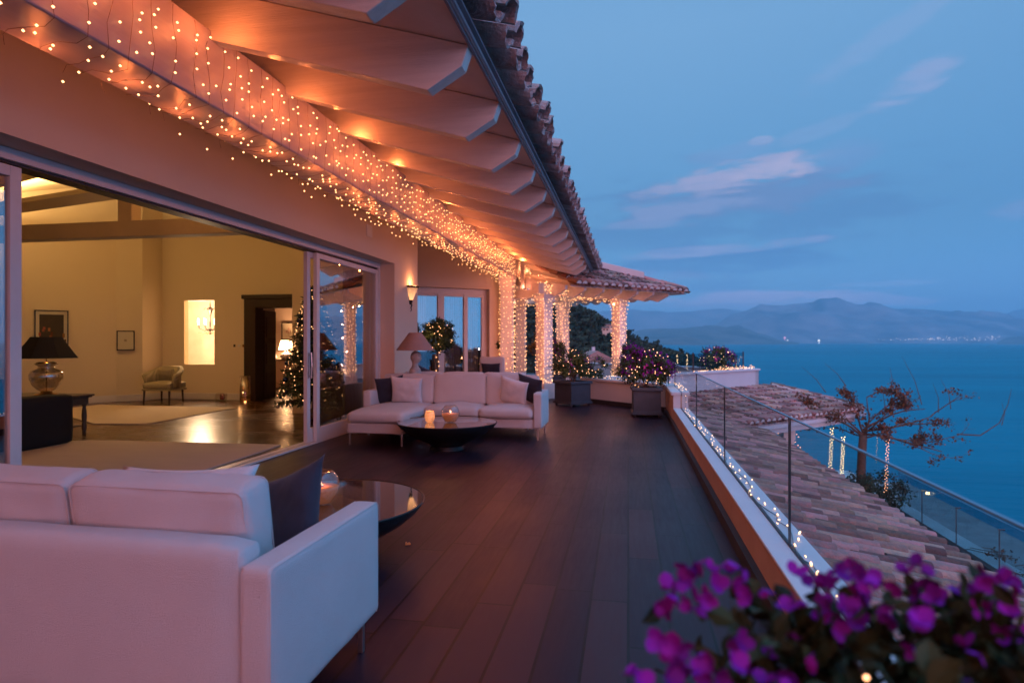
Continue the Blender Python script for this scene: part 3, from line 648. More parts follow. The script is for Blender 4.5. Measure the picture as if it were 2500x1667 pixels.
# raised white parapet round the pavilion terrace
U = Vector((.63,.777)); Wv = Vector((-.777,.63))
pp = thing('parapet_wall', 'white parapet running out to the far terrace corner below the flowering bush', 'parapet')
A0 = Vector((-.9,14.38)); A1 = A0 + U*7.75; A2 = A1 + Wv*10
b = MB(); b.obox(A0, A1, .22, -.9, .50); b.obox(A1, A2, .22, -.9, .50); b.build('wall', M['coping'], pp)
b = MB(); b.obox(A0, A1+U*.04, .26, .50, .56, w2=.04); b.obox(A1, A2, .26, .503, .563, w2=.04); b.build('coping', M['coping'], pp, bevel=.01)
g3 = thing('glass_railing', 'glass panels with dark posts on the far white parapet against the sea', 'railing')
def on(t, o=0): p = A0 + U*t + Wv*(.1+o); return p
posts_t = [1.9, 4.35, 7.0]
for a, c in zip(posts_t, posts_t[1:]): b = MB(); b.obox(on(a+.03), on(c-.03), .012, .60, 1.06); b.build('pane', M['rail_glass2'], g3)
for t_ in posts_t: 
    p = on(t_); b = MB(); b.box(p.x-.015,p.x+.015,p.y-.015,p.y+.015,.56,1.09); b.build('post', M['dark_seal'], g3)

# ------------------------------------------------------------------ pavilion
pav = thing('pavilion', 'open pavilion with tiled hip roof on light wrapped columns', 'pavilion')
cols = {'c2': (-2.03,15.2), 'c4': (-.25,17.5), 'c3': (-1.96,18.9)}
def rot_column(parent, cx, cy, w, z0, z1, ang, plinth=0):
    e = bpy.data.objects.new('column', None); COL.objects.link(e); e.parent = parent; e.location = (cx,cy,0); e.rotation_euler = (0,0,ang)
    brick_column(e, -w/2, w/2, -w/2, w/2, z0+plinth, z1, .2, name='shaft')
    if plinth:
        b = MB(); b.box(-w*.66,w*.66,-w*.66,w*.66,z0,z0+plinth); b.build('plinth', M['paint'], e, bevel=.008)
    return e
AN = math.atan2(U.y, U.x)
rot_column(pav, *cols['c2'], .29, 0, 2.56, AN, .38); rot_column(pav, *cols['c4'], .28, 0, 2.62, AN, .38); rot_column(pav, *cols['c3'], .28, 0, 2.62, AN, .38)
b = MB(); c2, c3, c4 = (Vector(cols[k]) for k in ('c2','c3','c4'))
b.obox(c2-U*.3, c4+U*.5, .12, 2.56, 2.82, w2=.12); b.obox(c4, c4+Wv*5, .12, 2.60, 2.83, w2=.12); b.obox(c2+Wv*.1, c2+Wv*5, .12, 2.5, 2.7, w2=.12); b.build('beam', M['rafter'], pav, bevel=.01)
# scalloped valance board on the far side
def scallop(p, q, z0, z1, n, amp, nm='valance'):
    p, q = Vector(p), Vector(q); d = (q-p); L_ = d.length; d.normalize(); nrm = Vector((-d.y,d.x)); k = n*8; vs = []; fs = []
    for s_ in (0, .03):
        for i in range(k+1):
            t = i/k; o = p+d*L_*t+nrm*s_; z = z0 - amp*abs(math.sin(PI*n*t)); vs += [(o.x,o.y,z),(o.x,o.y,z1)]
    m_ = 2*(k+1)
    for i in range(k):
        a = 2*i; fs += [(a,a+2,a+3,a+1), (m_+a,m_+a+1,m_+a+3,m_+a+2), (a,m_+a,m_+a+2,a+2)]
    b = MB(); b.add(vs, fs); b.build(nm, M['rafter'], pav)
Rr = Vector((1.60,18.05)); E0 = Vector((-.74,15.55)); ud = (Rr-E0).normalized(); wd = Vector((-ud.y,ud.x))
scallop(Rr+wd*3.2-ud*.6, E0+wd*3.2-ud*2.5, 2.70, 2.86, 9, .11); scallop(Rr-ud*.35+wd*.4, Rr-ud*.35+wd*4.5, 2.66, 2.84, 8, .1)
# rafter tails under the front eave
for k in range(7):
    o = E0 + ud*(.62*k - 1.0)
    vs = []; th = .035
    for s_ in (-th, th):
        for (t, z) in ((.03,2.74),(.05,2.64),(.42,2.50),(2.6,3.02),(2.6,3.3)): q = o+ud*s_+wd*t; vs.append((q.x,q.y,z))
    b = MB(); b.add(vs, [(4,3,2,1,0),(5,6,7,8,9)]+[(i,(i+1)%5,5+(i+1)%5,5+i) for i in range(5)]); b.build('rafter', M['rafter'], pav, bevel=.005)
ze = 2.75
apex = Vector((-1.95,17.8))
b = MB(); Lf = E0 - ud*.9
b.add([(Lf.x,Lf.y,ze),(Rr.x,Rr.y,ze),(apex.x,apex.y,3.66),(Lf.x,Lf.y,ze-.03),(Rr.x,Rr.y,ze-.03),(apex.x,apex.y,3.63)], [(0,1,2),(5,4,3),(0,3,4,1)])
Bk = Rr + wd*5; b.add([(Rr.x,Rr.y,ze),(Bk.x,Bk.y,ze),(apex.x,apex.y,3.66),(Rr.x,Rr.y,ze-.03),(Bk.x,Bk.y,ze-.03),(apex.x,apex.y,3.63)], [(0,1,2),(5,4,3),(0,3,4,1)]); b.build('soffit', M['deckboard'], pav)
Ltot = (Rr-Lf).length; ca = (apex-Lf).dot(ud); cb = (apex-Lf).dot(wd); sl = math.hypot(cb,.91)
def keep(s_, t_):
    f = t_/sl; return s_ < Ltot-(Ltot-ca)*f-.02 and s_ > ca*f*0
v3 = Vector((wd.x*cb, wd.y*cb, .91)).normalized()
nrm = Vector((-ud.x*0,0,0)); off = -v3*.1
b = MB(); tile_roof(b, (Lf.x+off.x,Lf.y+off.y,ze+off.z+.01), (ud.x,ud.y,0), v3, int(Ltot/.235), 9, .235, .38, .088, keep=keep, seed=8, seg=7, plug=True); b.build('roof_tiles', [M['tile'],M['mortar']], pav)
# hip capping and pale flashing
b = MB(); hp = [Vector((Rr.x,Rr.y,ze+.1)).lerp(Vector((apex.x,apex.y,3.8)), t) for t in (0,.2,.4,.6,.8,1)]
for a_, c_ in zip(hp, hp[1:]): b.tube([a_+Vector((0,0,.0)), c_+Vector((0,0,.03))], .085, 8, .075)
b.build('hip_cap', M['tile'], pav)
h0, h1 = Vector((Rr.x,Rr.y)).lerp(apex,.36), apex
b = MB(); q0, q1 = h0-wd*.04, h1; b.add([(q0.x,q0.y,3.10),(q1.x,q1.y,3.66),(q1.x,q1.y,3.98),(q0.x,q0.y,3.38),(q0.x-wd.x*.12,q0.y-wd.y*.12,3.06),(q1.x-wd.x*.12,q1.y-wd.y*.12,3.62),(q1.x-wd.x*.12,q1.y-wd.y*.12,3.94),(q0.x-wd.x*.12,q0.y-wd.y*.12,3.34)], [(0,1,2,3),(7,6,5,4),(0,3,7,4),(3,2,6,7),(1,5,6,2),(0,4,5,1)]); b.build('flashing', M['coping'], pav)

# ------------------------------------------------------------------ lower annex roof (B)
ax = thing('annex_building', 'lower wing with a weathered clay tile roof just below the parapet', 'building')
b = MB(); zB = lambda x: -.1-PIT*(x-.98)
b.prism([(.98,-.14),(3.0,zB(3.0)-.04),(3.0,zB(3.0)-.12),(.98,-.22)], 'y', -3, 15.3); b.build('roof_deck', M['skirt'], ax)
b = MB(); b.box(1.0,2.6,-3,15.2,-3.2,-.7); b.build('wall', M['plaster'], ax)
sv = .36; Lr = math.hypot(2.12,2.12*PIT)
b = MB(); tile_roof(b, (3.1,-3,zB(3.1)-.02), (0,1,0), (-1,0,PIT), int(18.2/.215), 8, .215, .29, .074, seed=14, seg=9, jit=.034, th=.018); rt = b.build('roof_tiles', M['tile_grey'], ax, smooth=True); em = rt.modifiers.new('e','EDGE_SPLIT'); em.split_angle = rad(50)
b = MB(); b.box(3.0,3.2,-3,15.3,zB(3.1)-.2,zB(3.1)-.14); b.box(3.19,3.22,-3,15.3,zB(3.1)-.2,zB(3.1)-.06); b.build('gutter', mat('brown_gutter', (.03,.018,.014), .5), ax)

# roof A : garden loggia
lg = thing('garden_loggia', 'small loggia roofed in pink clay tiles with white gutter and two columns', 'building')
e0, e1 = Vector((2.5,14.95)), Vector((6.5,19.1)); ua = (e1-e0).normalized(); wa = Vector((-ua.y,ua.x)); LA = (e1-e0).length
run, rise = 2.75, .50; va = Vector((wa.x*run, wa.y*run, rise)).normalized(); sA = math.hypot(run,rise)
b = MB(); o = Vector((e0.x,e0.y,-.56)) - Vector((ua.x,ua.y,0))*1.2
def keepA(s_, t_): return s_ < LA+1.2-.15*t_
tile_roof(b, o - va*.05, (ua.x,ua.y,0), va, int((LA+1.2)/.235), 8, .235, .355, .088, keep=keepA, seed=21, seg=7, jit=.016, plug=True); b.build('roof_tiles', [M['tile'],M['mortar']], lg)
b = MB(); p0, p1 = e0-ua*1.2, e1; q0, q1 = p0+wa*run, p1+wa*run
b.add([(p0.x,p0.y,-.58),(p1.x,p1.y,-.58),(q1.x,q1.y,-.08),(q0.x,q0.y,-.08),(p0.x,p0.y,-.66),(p1.x,p1.y,-.66),(q1.x,q1.y,-.16),(q0.x,q0.y,-.16)], [(0,1,2,3),(7,6,5,4),(0,4,5,1),(1,5,6,2),(2,6,7,3),(3,7,4,0)]); b.build('roof_deck', M['coping'], lg)
b = MB(); b.obox(e0+ua*.1, e1+ua*.12, .10, -.70, -.60, w2=.06); b.obox(e0+ua*.1, e1-ua*.35, .2, -.84, -.705, w2=-.03); b.build('gutter', M['coping'], lg, bevel=.01)
b = MB(); rp = Vector((e1.x,e1.y,-.46)); rq = Vector((q1.x,q1.y,.02)); b.tube([rp, rp.lerp(rq,.5), rq], .075, 8); b.build('ridge_cap', M['mortar'], lg)
for k in range(7): b = MB(); a_ = rp.lerp(rq, k/7); c_ = rp.lerp(rq, (k+1.12)/7); b.tube([a_+Vector((0,0,.045)), c_+Vector((0,0,.03))], .062, 8, .052, r=R.random()); b.build('ridge_tile', M['tile'], lg)
for (x, y, w) in ((4.02,16.95,.23),(4.35,18.9,.2)):
    brick_column(lg, x-w/2, x+w/2, y-w/2, y+w/2, -3.2, -.84, .3)

# lower terrace paving, dark ground below, bank
mb = MB(); mb.box(3.3,7.75,-6,24,-3.3,-3.2); struct(mb.build('lower_terrace', M['stone']))
mb = MB(); mb.box(7.8,9.6,-6,24,-3.9,-3.55); struct(mb.build('lower_path', mat('grey_paving', (.25,.27,.27), .8, var=(2,.6), bump=(20,.3))))
mb = MB(); vl = []; fs = []; nx, ny = 40, 60
for j in range(ny+1):
    for i in range(nx+1):
        x = 9.6 + 60*(i/nx)**1.5; y = -40+66*j/ny; vl.append((x, y, -4.1 - 36.5*min(1,(i/nx)*2.2)**.8 + 1.2*mnoise.noise(Vector((x*.15,y*.15,2)))*(i>0)))
for j in range(ny):
    for i in range(nx): a = j*(nx+1)+i; fs.append((a,a+1,a+nx+2,a+nx+1))
mb.add(vl, fs, .5); struct(mb.build('hill_slope', M['forest'], smooth=True))
mb = MB(); mb.box(-60,9.7,-60,26,-41,-3.95); struct(mb.build('ground', M['forest']))
# dark kerb strip next to posts
lr = thing('glass_railing', 'tinted glass railing with slim steel posts along the lower terrace edge', 'railing')
b = MB(); b.box(6.95,7.1,-6,22,-3.2,-3.05); b.build('kerb', mat('dark_kerb', (.03,.02,.02), .7), lr)
for k in range(0, 8):
    y = 18.6 - 1.63*k
    b = MB(); b.tube([(7.13,y,-3.2),(7.13,y,-2.27)], .013, 8); b.box(7.11,7.22,y-.02,y+.02,-2.285,-2.262); b.build('post', M['steelpost'], lr)
b = MB(); b.box(7.235,7.25,-6,18.62,-3.2,-2.145); b.build('pane', M['rail_glass2'], lr)
b = MB(); b.box(7.234,7.251,-6,18.62,-2.145,-2.138); b.build('top_edge', bpy.data.materials['glass_edge'], lr)
# ================================================================== FURNITURE
RX = lambda a: Matrix.Rotation(a, 3, 'X')
def leg_bracket(t, x, y, z, sx, sy):
    b = MB(); b.box(x-.012,x+.012,y-.012,y+.012,0,z); b.box(min(x,x+sx*.1)-.0,max(x,x+sx*.1),y-.012,y+.012,z-.006,z+.008); b.build('leg', M['metal'], t, bevel=.002)
def sofa(label, x0, x1, yb, yf, face, widths, chaise=None, z_arm=.67, n=12, group=None, arm_drop=0):
    """face=+1: back at low y, looks toward +y; face=-1 looks toward the camera. x0..x1 outer, yb back plane, yf arm front"""
    t = thing('sofa', label, 'sofa', ((x0+x1)/2, (yb+yf)/2, 0), 0, group); cx, cy = (x0+x1)/2, (yb+yf)/2
    def bb(nm, xa, xb, ya, yb_, za, zb, r=.03, puff=(0,0,0), m=M['fabric'], rot=None, wr=0, seed=0, n_=None):
        mb = MB(); rbox(mb, (xa+xb)/2-cx, (ya+yb_)/2-cy, (za+zb)/2, abs(xb-xa), abs(yb_-ya), zb-za, r, puff, n_ or n, wr, rot, seed); return mb.build(nm, m, t, smooth=True)
    ya, yz = min(yb,yf), max(yb,yf)
    for xa in (x0, x1-.115):
        am = bb('arm', xa, xa+.115, ya, yz, .165, z_arm, .018, (.006,.004,.004), wr=.004); pm = MB()
        for sx_ in (xa+.006, xa+.109):
            c_ = [(ya+.02,.17),(ya+.006,.19),(ya+.006,z_arm-.02),(ya+.018,z_arm-.006),(yz-.018,z_arm-.006),(yz-.006,z_arm-.02),(yz-.006,.19),(yz-.02,.17)]
            pm.tube([(sx_-cx, yy-cy, zz) for yy, zz in c_], .0035, 5)
        pm.build('piping', M['fabric'], am, smooth=True)
    bw = .15
    bb('back_frame', x0+.117, x1-.117, yb, yb+face*bw, .165, .73, .045, (0,.01,.008), wr=.003)
    bb('base', x0+.117, x1-.117, yb+face*bw, yf-face*.02, .165, .30, .015, wr=.001)
    x = x0+.12; seed = 1
    for i, w in enumerate(widths):
        fy = yf - face*.0
        is_ch = chaise and i == chaise[0]
        if is_ch:
            bb('chaise_base', x+.0, x+w, yf-face*.03, chaise[1], .165, .30, .015, wr=.001)
            bb('seat_cushion', x+.004, x+w-.004, yb+face*(bw+.05), chaise[1]+face*.03, .30, .455, .06, (.012,.02,.035), wr=.010, seed=seed)
        else: bb('seat_cushion', x+.004, x+w-.004, yb+face*(bw+.05), yf+face*.03, .30, .455, .06, (.012,.02,.04), wr=.010, seed=seed)
        ang = face*rad(-9)
        mb = MB(); rbox(mb, x+w/2-cx, yb+face*(bw+.11)-cy, .665, w-.008, .17, .45, .034, (.012,.032,.012), n, .011, RX(ang*-1 if face < 0 else ang*-1), seed+4); mb_last = [mb.build('back_cushion', M['fabric'], t, smooth=True)]
        pm = MB()
        for sy_ in (-1, 1):
            hw, hh, hy = (w-.008)/2-.006, .225-.006, .085*sy_
            rr_ = .03; q_ = []
            for (ax_, az_, a0_) in ((hw-rr_,hh-rr_,0),(-hw+rr_,hh-rr_,90),(-hw+rr_,-hh+rr_,180),(hw-rr_,-hh+rr_,270)):
                for a_ in (0,30,60,90): q_.append((ax_+rr_*math.cos(rad(a0_+a_)), az_+rr_*math.sin(rad(a0_+a_))))
            q_.append(q_[0]); RR = RX(ang*-1)
            pm.tube([Vector((x+w/2-cx, yb+face*(bw+.11)-cy, .665)) + RR @ Vector((u_, hy*.93, v_)) for u_, v_ in q_], .0035, 5, cap=False)
        pm.build('piping', M['fabric'], mb_last[0], smooth=True)
        x += w; seed += 1
    fx = [x0+.06, x1-.06]
    for xx, s_ in ((x0+.06,1),(x1-.06,-1)):
        leg_bracket(t, xx-cx, yf-face*.06-cy, .165, s_, 0); leg_bracket(t, xx-cx, yb+face*.06-cy, .165, s_, 0)
    if chaise:
        xs = x0+.12+sum(widths[:chaise[0]]); xe = xs+widths[chaise[0]]
        leg_bracket(t, xs+.04-cx, chaise[1]-face*.04-cy, .165, 1, 0); leg_bracket(t, xe-.04-cx, chaise[1]-face*.04-cy, .165, -1, 0)
    return t
sofa('large pale sofa in the foreground seen from behind, blue light on its arm', -3.66, -1.125, 1.82, 2.70, 1, (.74,.75,.73), n=18, group='pale sofas on the deck')
sofa('pale sofa with chaise beside the glass door, facing the camera', -3.87, -1.20, 9.52, 8.68, -1, (.82,.82,.79), chaise=(0,7.86), group='pale sofas on the deck')
sofa('second pale sofa standing back to back behind the chaise sofa', -3.80, -1.50, 9.66, 10.5, 1, (.68,.68,.70), n=8, group='pale sofas on the deck')
# throw pillows
pillow('throw_pillow', 'white pillow with its corners showing above the foreground sofa back', (-1.93,2.40,.615), (.66,.50), (rad(-24),rad(-2),rad(4)), M['white_fab'], .17, seed=3)
pillow('throw_pillow', 'large navy pillow leaning in the corner of the foreground sofa', (-1.475,2.47,.615), (.47,.50), (rad(-27),rad(-21),rad(-10)), M['navy'], .14, seed=5, pinch=.2)
pillow('throw_pillow', 'dark pillow leaning against the left arm of the chaise sofa', (-3.60,9.05,.66), (.44,.44), (rad(20),rad(-7),rad(30)), M['navy'], .13, seed=8)
pillow('throw_pillow', 'white pillow at the chaise end of the far sofa', (-3.30,8.98,.66), (.50,.45), (rad(21),rad(4),rad(5)), M['white_fab'], .15, seed=9)
pillow('throw_pillow', 'white pillow tipped on its corner at the right end of the far sofa', (-1.66,9.03,.66), (.46,.44), (rad(22),rad(14),rad(-12)), M['white_fab'], .14, seed=11)
pillow('throw_pillow', 'dark pillow tucked beside the right arm of the far sofa', (-1.42,9.10,.68), (.44,.46), (rad(20),rad(12),rad(-25)), M['navy'], .13, seed=12)
pillow('throw_pillow', 'dark pillow peeking over the back of the rear sofa', (-3.45,9.99,.79), (.42,.42), (rad(-18),rad(24),rad(0)), M['navy'], .12, seed=13)

def coffee_table(label, x, y):
    t = thing('coffee_table', label, 'coffee table', (x,y,0), 0, 'round black coffee tables')
    b = MB(); b.lathe([(.23,.0),(.23,.02),(.20,.03),(.22,.06),(.30,.10),(.42,.155),(.53,.22),(.61,.285),(.652,.34),(.655,.352),(.648,.356),(.64,.350)], seg=72); b.build('bowl_base', M['black_lacquer'], t, smooth=True)
    b = MB(); b.lathe([(.0001,.350),(.642,.350)], seg=72); b.build('top', M['tabletop'], t)
    return t
coffee_table('black round glass topped table partly behind the foreground sofa', -1.965, 3.80)
coffee_table('black round glass topped table in front of the chaise sofa', -2.33, 7.86)
GEL = mat('amber_gel', (.75,.28,.14), .4, var=(40,.7), col2=(.5,.12,.05), bump=(60,.8)); GEL.node_tree.nodes['Principled BSDF'].inputs['Emission Color'].default_value = (1,.3,.12,1); GEL.node_tree.nodes['Principled BSDF'].inputs['Emission Strength'].default_value = .16  # faint emission stands for candlelight in the sand
def fish_bowl(label, x, y, r=.118):
    t = thing('glass_bowl', label, 'glass bowl', (x,y,.352), 0, 'candle bowls on the tables')
    pr = [(.0001,.004),(r*.45,.004),(r*.62,.012)]
    for k in range(1, 15):
        a = -PI/2+.72 + k*(PI-.72-.66)/14; pr.append((r*math.cos(a), r+.0+r*math.sin(a)))
    inner = [(max(.0001,p-.0035), z+.0035) for p, z in pr][::-1]
    b = MB(); b.lathe(pr+inner, seg=40); b.build('bowl', M['clear'], t, smooth=True)
    lv = [(.0001,.010)] + [(p-.006, z+.004) for p, z in pr[2:9]] ; lv.append((.0001, lv[-1][1]))
    b = MB(); b.lathe(lv, seg=32); b.build('coral_sand', GEL, t, smooth=True)
    b = MB(); z0 = lv[-1][1]; b.lathe([(.0001,z0),(.018,z0),(.018,z0+.012),(.0001,z0+.014)], seg=14); b.build('candle', M['white_fab'], t)
    b = MB(); b.lathe([(.0001,z0+.014),(.006,z0+.022),(.004,z0+.034),(.0001,z0+.044)], seg=8); b.build('flame', FLAME, t)
    lamp('candle_glow', (0,0,z0+.06), .8, (1,.4,.14), .01, t)
def votive(label, x, y):
    t = thing('votive_holder', label, 'candle holder', (x,y,.352), 0, 'mottled votive holders on the tables')
    b = MB(); b.lathe([(.03,0),(.045,.006),(.060,.04),(.066,.075),(.062,.115),(.052,.148),(.049,.148),(.058,.112),(.062,.075),(.056,.04),(.03,.01),(.0001,.01)], seg=28); b.build('holder', M['votive'], t, smooth=True)
    b = MB(); b.lathe([(.0001,.06),(.012,.075),(.006,.10),(.0001,.115)], seg=8); b.build('flame', FLAME, t)
    lamp('candle_glow', (0,0,.17), .5, (1,.36,.12), .01, t)
fish_bowl('clear glass bowl with amber candle on the near black table', -1.95, 3.72, .12)
fish_bowl('clear glass bowl with amber candle on the far black table', -2.27, 7.80, .12)
votive('mottled amber votive on the near black table, half hidden by the navy pillow', -2.12, 3.86)
votive('mottled amber votive left of the bowl on the far black table', -2.53, 7.74)
# bust lamp on side table behind the sofa
t = thing('side_table', 'small pale table behind the chaise sofa carrying the bust lamp', 'side table', (-3.39,9.62,0))
# lamp sits between sofas on a narrow pedestal
b = MB(); b.box(-.07,.07,-.05,.05,0,.83); b.build('pedestal', M['paint'], t, bevel=.006); b = MB(); b.box(-.12,.12,-.065,.065,.83,.85); b.build('top', M['paint'], t, bevel=.004)
t = thing('table_lamp', 'taupe shaded lamp on a stone bust of a curly head', 'lamp', (-3.39,9.62,.851))
b = MB(); vl = []; fs = []; n1, n2 = 28, 26
for j in range(n1+1):
    v = j/n1; z = v*.40
    # silhouette of shoulders, neck, head
    pr = [(0,.095),(.04,.10),(.10,.092),(.14,.062),(.19,.050),(.22,.062),(.27,.082),(.32,.085),(.36,.070),(.385,.042),(.40,.002)]
    for (za, ra), (zb_, rb) in zip(pr, pr[1:]):
        if za <= z <= zb_+1e-9: r_ = ra+(rb-ra)*(z-za)/(zb_-za)
    for i in range(n2):
        a = 2*PI*i/n2; x, y = math.cos(a), math.sin(a); q = r_
        curl = .010*mnoise.noise(Vector((x*3.2, y*3.2, z*24)))*(1 if z > .24 else .25)*(0.25 if (x > .45 and z < .33) else 1.6); q += curl
        if z > .22 and x > .85: q += .018*math.exp(-((z-.275)/.018)**2)   # nose
        if z > .2 and x > .7: q += .006*math.exp(-((z-.245)/.01)**2) - .006*math.exp(-((z-.295)/.01)**2)
        sx = 1.05 if z > .2 else .9; sy = .9 if z > .2 else (1.25 if z < .12 else .95)
        vl.append((q*x*sx + (.012 if z > .2 else 0), q*y*sy, z))
for j in range(n1):
    for i in range(n2): a = j*n2+i; c = j*n2+(i+1)%n2; fs.append((a, c, c+n2, a+n2))
b.add(vl, fs, .5); b.build('bust', M['bust'], t, smooth=True)
b = MB(); b.tube([(0,0,.39),(0,0,.50)], .008, 8); b.build('stem', M['gold'], t)
b = MB(); b.lathe([(.305,.405),(.308,.405),(.100,.69),(.097,.69),(.305,.405)], seg=40); b.lathe([(.10,.688),(.0001,.688)], seg=40); b.build('shade', M['shade'], t, smooth=False)

# dining chair behind sofas
t = thing('armchair', 'high backed beige chair with a dark cushion behind the far sofa', 'chair', (-2.98,13.3,0))
b = MB(); rbox(b, 0, .25, .78, .56, .10, .56, .03, (0,.01,0), 8); b.build('backrest', M['fabric'], t, smooth=True)
b = MB(); rbox(b, 0, 0, .42, .56, .56, .16, .04, (0,0,.02), 8); b.build('seat', M['fabric'], t, smooth=True)
for sx in (-.24,.24):
    for sy in (-.24,.24): b = MB(); b.tube([(sx,sy,.36),(sx,sy,0)], .022, 6, .015); b.build('leg', M['darkwood'], t)
pillow('chair_cushion', 'dark cushion on the high backed beige chair', (-2.98,13.42,.76), (.44,.34), (rad(14),0,0), M['navy'], .11, seed=31)

# small bright orange piece on the deck
b = MB(); b.box(-.018,.018,-.006,.006,.001,.012); b.box(-.016,-.006,-.008,.008,.012,.02); b.box(.004,.012,-.005,.007,.012,.017)
o = b.build('orange_bit', mat('orange_scrap', (.9,.32,.1), .6)); x, y, _ = at(937, 1.4*1430/467, 0); o.location = (x,y,.001); o.rotation_euler = (0,0,.4); tag(o, 'tiny bright orange scrap lying on the dark deck by the near table', 'scrap')

# sconce
t = thing('wall_sconce', 'glowing cone wall sconce in dark iron on the plaster pier', 'wall lamp', (XW,10.92,0))
H0, H1 = 2.15, 2.40
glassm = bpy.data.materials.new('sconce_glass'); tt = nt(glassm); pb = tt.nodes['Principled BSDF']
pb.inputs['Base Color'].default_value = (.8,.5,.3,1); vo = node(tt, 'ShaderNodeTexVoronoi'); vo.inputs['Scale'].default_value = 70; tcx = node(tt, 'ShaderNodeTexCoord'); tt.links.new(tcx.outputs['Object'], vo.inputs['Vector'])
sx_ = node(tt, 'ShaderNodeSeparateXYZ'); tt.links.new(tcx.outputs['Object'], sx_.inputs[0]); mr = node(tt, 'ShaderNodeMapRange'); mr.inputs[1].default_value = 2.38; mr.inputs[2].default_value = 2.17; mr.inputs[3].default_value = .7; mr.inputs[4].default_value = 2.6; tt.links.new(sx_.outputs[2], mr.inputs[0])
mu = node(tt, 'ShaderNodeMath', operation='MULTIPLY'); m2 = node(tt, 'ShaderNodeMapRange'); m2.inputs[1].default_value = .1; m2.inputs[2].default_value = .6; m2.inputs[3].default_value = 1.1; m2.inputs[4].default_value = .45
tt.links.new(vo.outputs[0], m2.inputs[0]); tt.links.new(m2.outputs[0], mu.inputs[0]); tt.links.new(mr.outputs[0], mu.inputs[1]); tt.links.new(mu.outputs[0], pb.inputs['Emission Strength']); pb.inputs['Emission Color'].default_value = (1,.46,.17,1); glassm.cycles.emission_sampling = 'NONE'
b = MB(); b.lathe([(.045,H0),(.055,H0+.02),(.145,H1-.01)], seg=20, a0=-PI/2, a1=PI/2); b.build('glass_cone', glassm, t, smooth=True)
b = MB(); b.lathe([(.145,H1-.02),(.165,H1-.01),(.168,H1+.015),(.150,H1+.02),(.14,H1)], seg=20, a0=-PI/2, a1=PI/2); b.lathe([(.02,H0-.07),(.045,H0-.04),(.05,H0),(.056,H0+.012),(.04,H0+.01)], seg=14, a0=-PI/2, a1=PI/2)
b.tube([(.02,0,H0-.03),(.035,0,H0-.08),(.02,0,H0-.13),(.03,0,H0-.17),(.012,0,H0-.2)], .014, 6, .005)
b.tube([(.004,-.13,H1),(.004,-.05,H0)], .005, 4); b.tube([(.004,.13,H1),(.004,.05,H0)], .005, 4); b.build('iron_bracket', M['iron'], t)
lamp('sconce_light', (.10,0,H1+.06), 7, (1,.36,.13), .04, t)

# ------------------------------------------------------------------ planters and plants
def planter(t, w, h, rz=0, feet=True):
    e = bpy.data.objects.new('planter', None); COL.objects.link(e); e.parent = t; e.rotation_euler = (0,0,rz)
    a = w/2
    b = MB(); b.box(-a,a,-a,a,.05,h-.06); b.box(-a-.03,a+.03,-a-.03,a+.03,.05,.09); b.box(-a-.015,a+.015,-a-.015,a+.015,.09,.115); b.build('box', M['planter'], e, bevel=.006)
    b = MB(); r_ = a+.03
    for (x0,x1,y0,y1) in ((-r_,r_,-r_,-a+.04),(-r_,r_,a-.04,r_),(-r_,-a+.04,-a+.04,a-.04),(a-.04,r_,-a+.04,a-.04)): b.box(x0,x1,y0,y1,h-.058,h)
    b.build('rim', M['planter'], e, bevel=.008)
    b = MB(); b.box(-a+.03,a-.03,-a+.03,a-.03,h-.057,h-.025); b.build('soil', M['soil'], e)
    for sx in (-1,1):
        for sy in (-1,1): b = MB(); b.lathe([(.02,0),(.028,.02),(.024,.05)], (sx*(a-.03),sy*(a-.03),0), 8); b.build('foot', M['planter'], e)
    return e
def bush(t, h, c, r, nl, nb, seed, size=.05, bl=.032, stems=9, zlo=-.4, m='leaf', per=6, clumps=46, extra=None):
    rr = random.Random(seed); b = MB()
    for k in range(stems):
        e = Vector((c[0]+rr.uniform(-.6,.6)*r[0], c[1]+rr.uniform(-.6,.6)*r[1], c[2]+rr.uniform(-.3,.5)*r[2])); s = Vector((rr.uniform(-.06,.06), rr.uniform(-.06,.06), h))
        mid = s.lerp(e,.5)+Vector((rr.uniform(-.05,.05),rr.uniform(-.05,.05),.03)); b.tube([s,mid,e], .009, 5, .003)
    b.build('stems', M['bark'], t)
    b = MB(); leaves(b, c, *r, nl, size, .35, clumps, seed=seed, zcut=-.75)
    if extra:
        for ec, er in extra: leaves(b, ec, *er, nl//3, size, .3, 16, seed=seed+5)
    b.build('foliage', M[m], t)
    if nb:
        b = MB(); blooms(b, c, *r, nb, bl, seed+1, zlo, per=per)
        if extra:
            for ec, er in extra: blooms(b, ec, *er, nb//3, bl, seed+7, zlo, per=per)
        stuff(b.build('blossom', M['bloom'], t))
def bush_lights(name, label, c, r, n, rb, seed, group='string lights woven through the bushes', m=None):
    rr = random.Random(seed); pts = []; w = []
    for k in range(n):
        p = Vector((rr.gauss(0,1), rr.gauss(0,1)-.4, rr.gauss(0,1))).normalized()*rr.uniform(.9,1.04); pts.append((c[0]+p.x*r[0], c[1]+p.y*r[1], c[2]+p.z*r[2]))
    srt = sorted(pts, key=lambda p: math.atan2(p[2]-c[2], p[0]-c[0]))
    return string_mesh(name, label, [srt[:max(3,len(srt)//2)]], pts, rb, group, m=m)
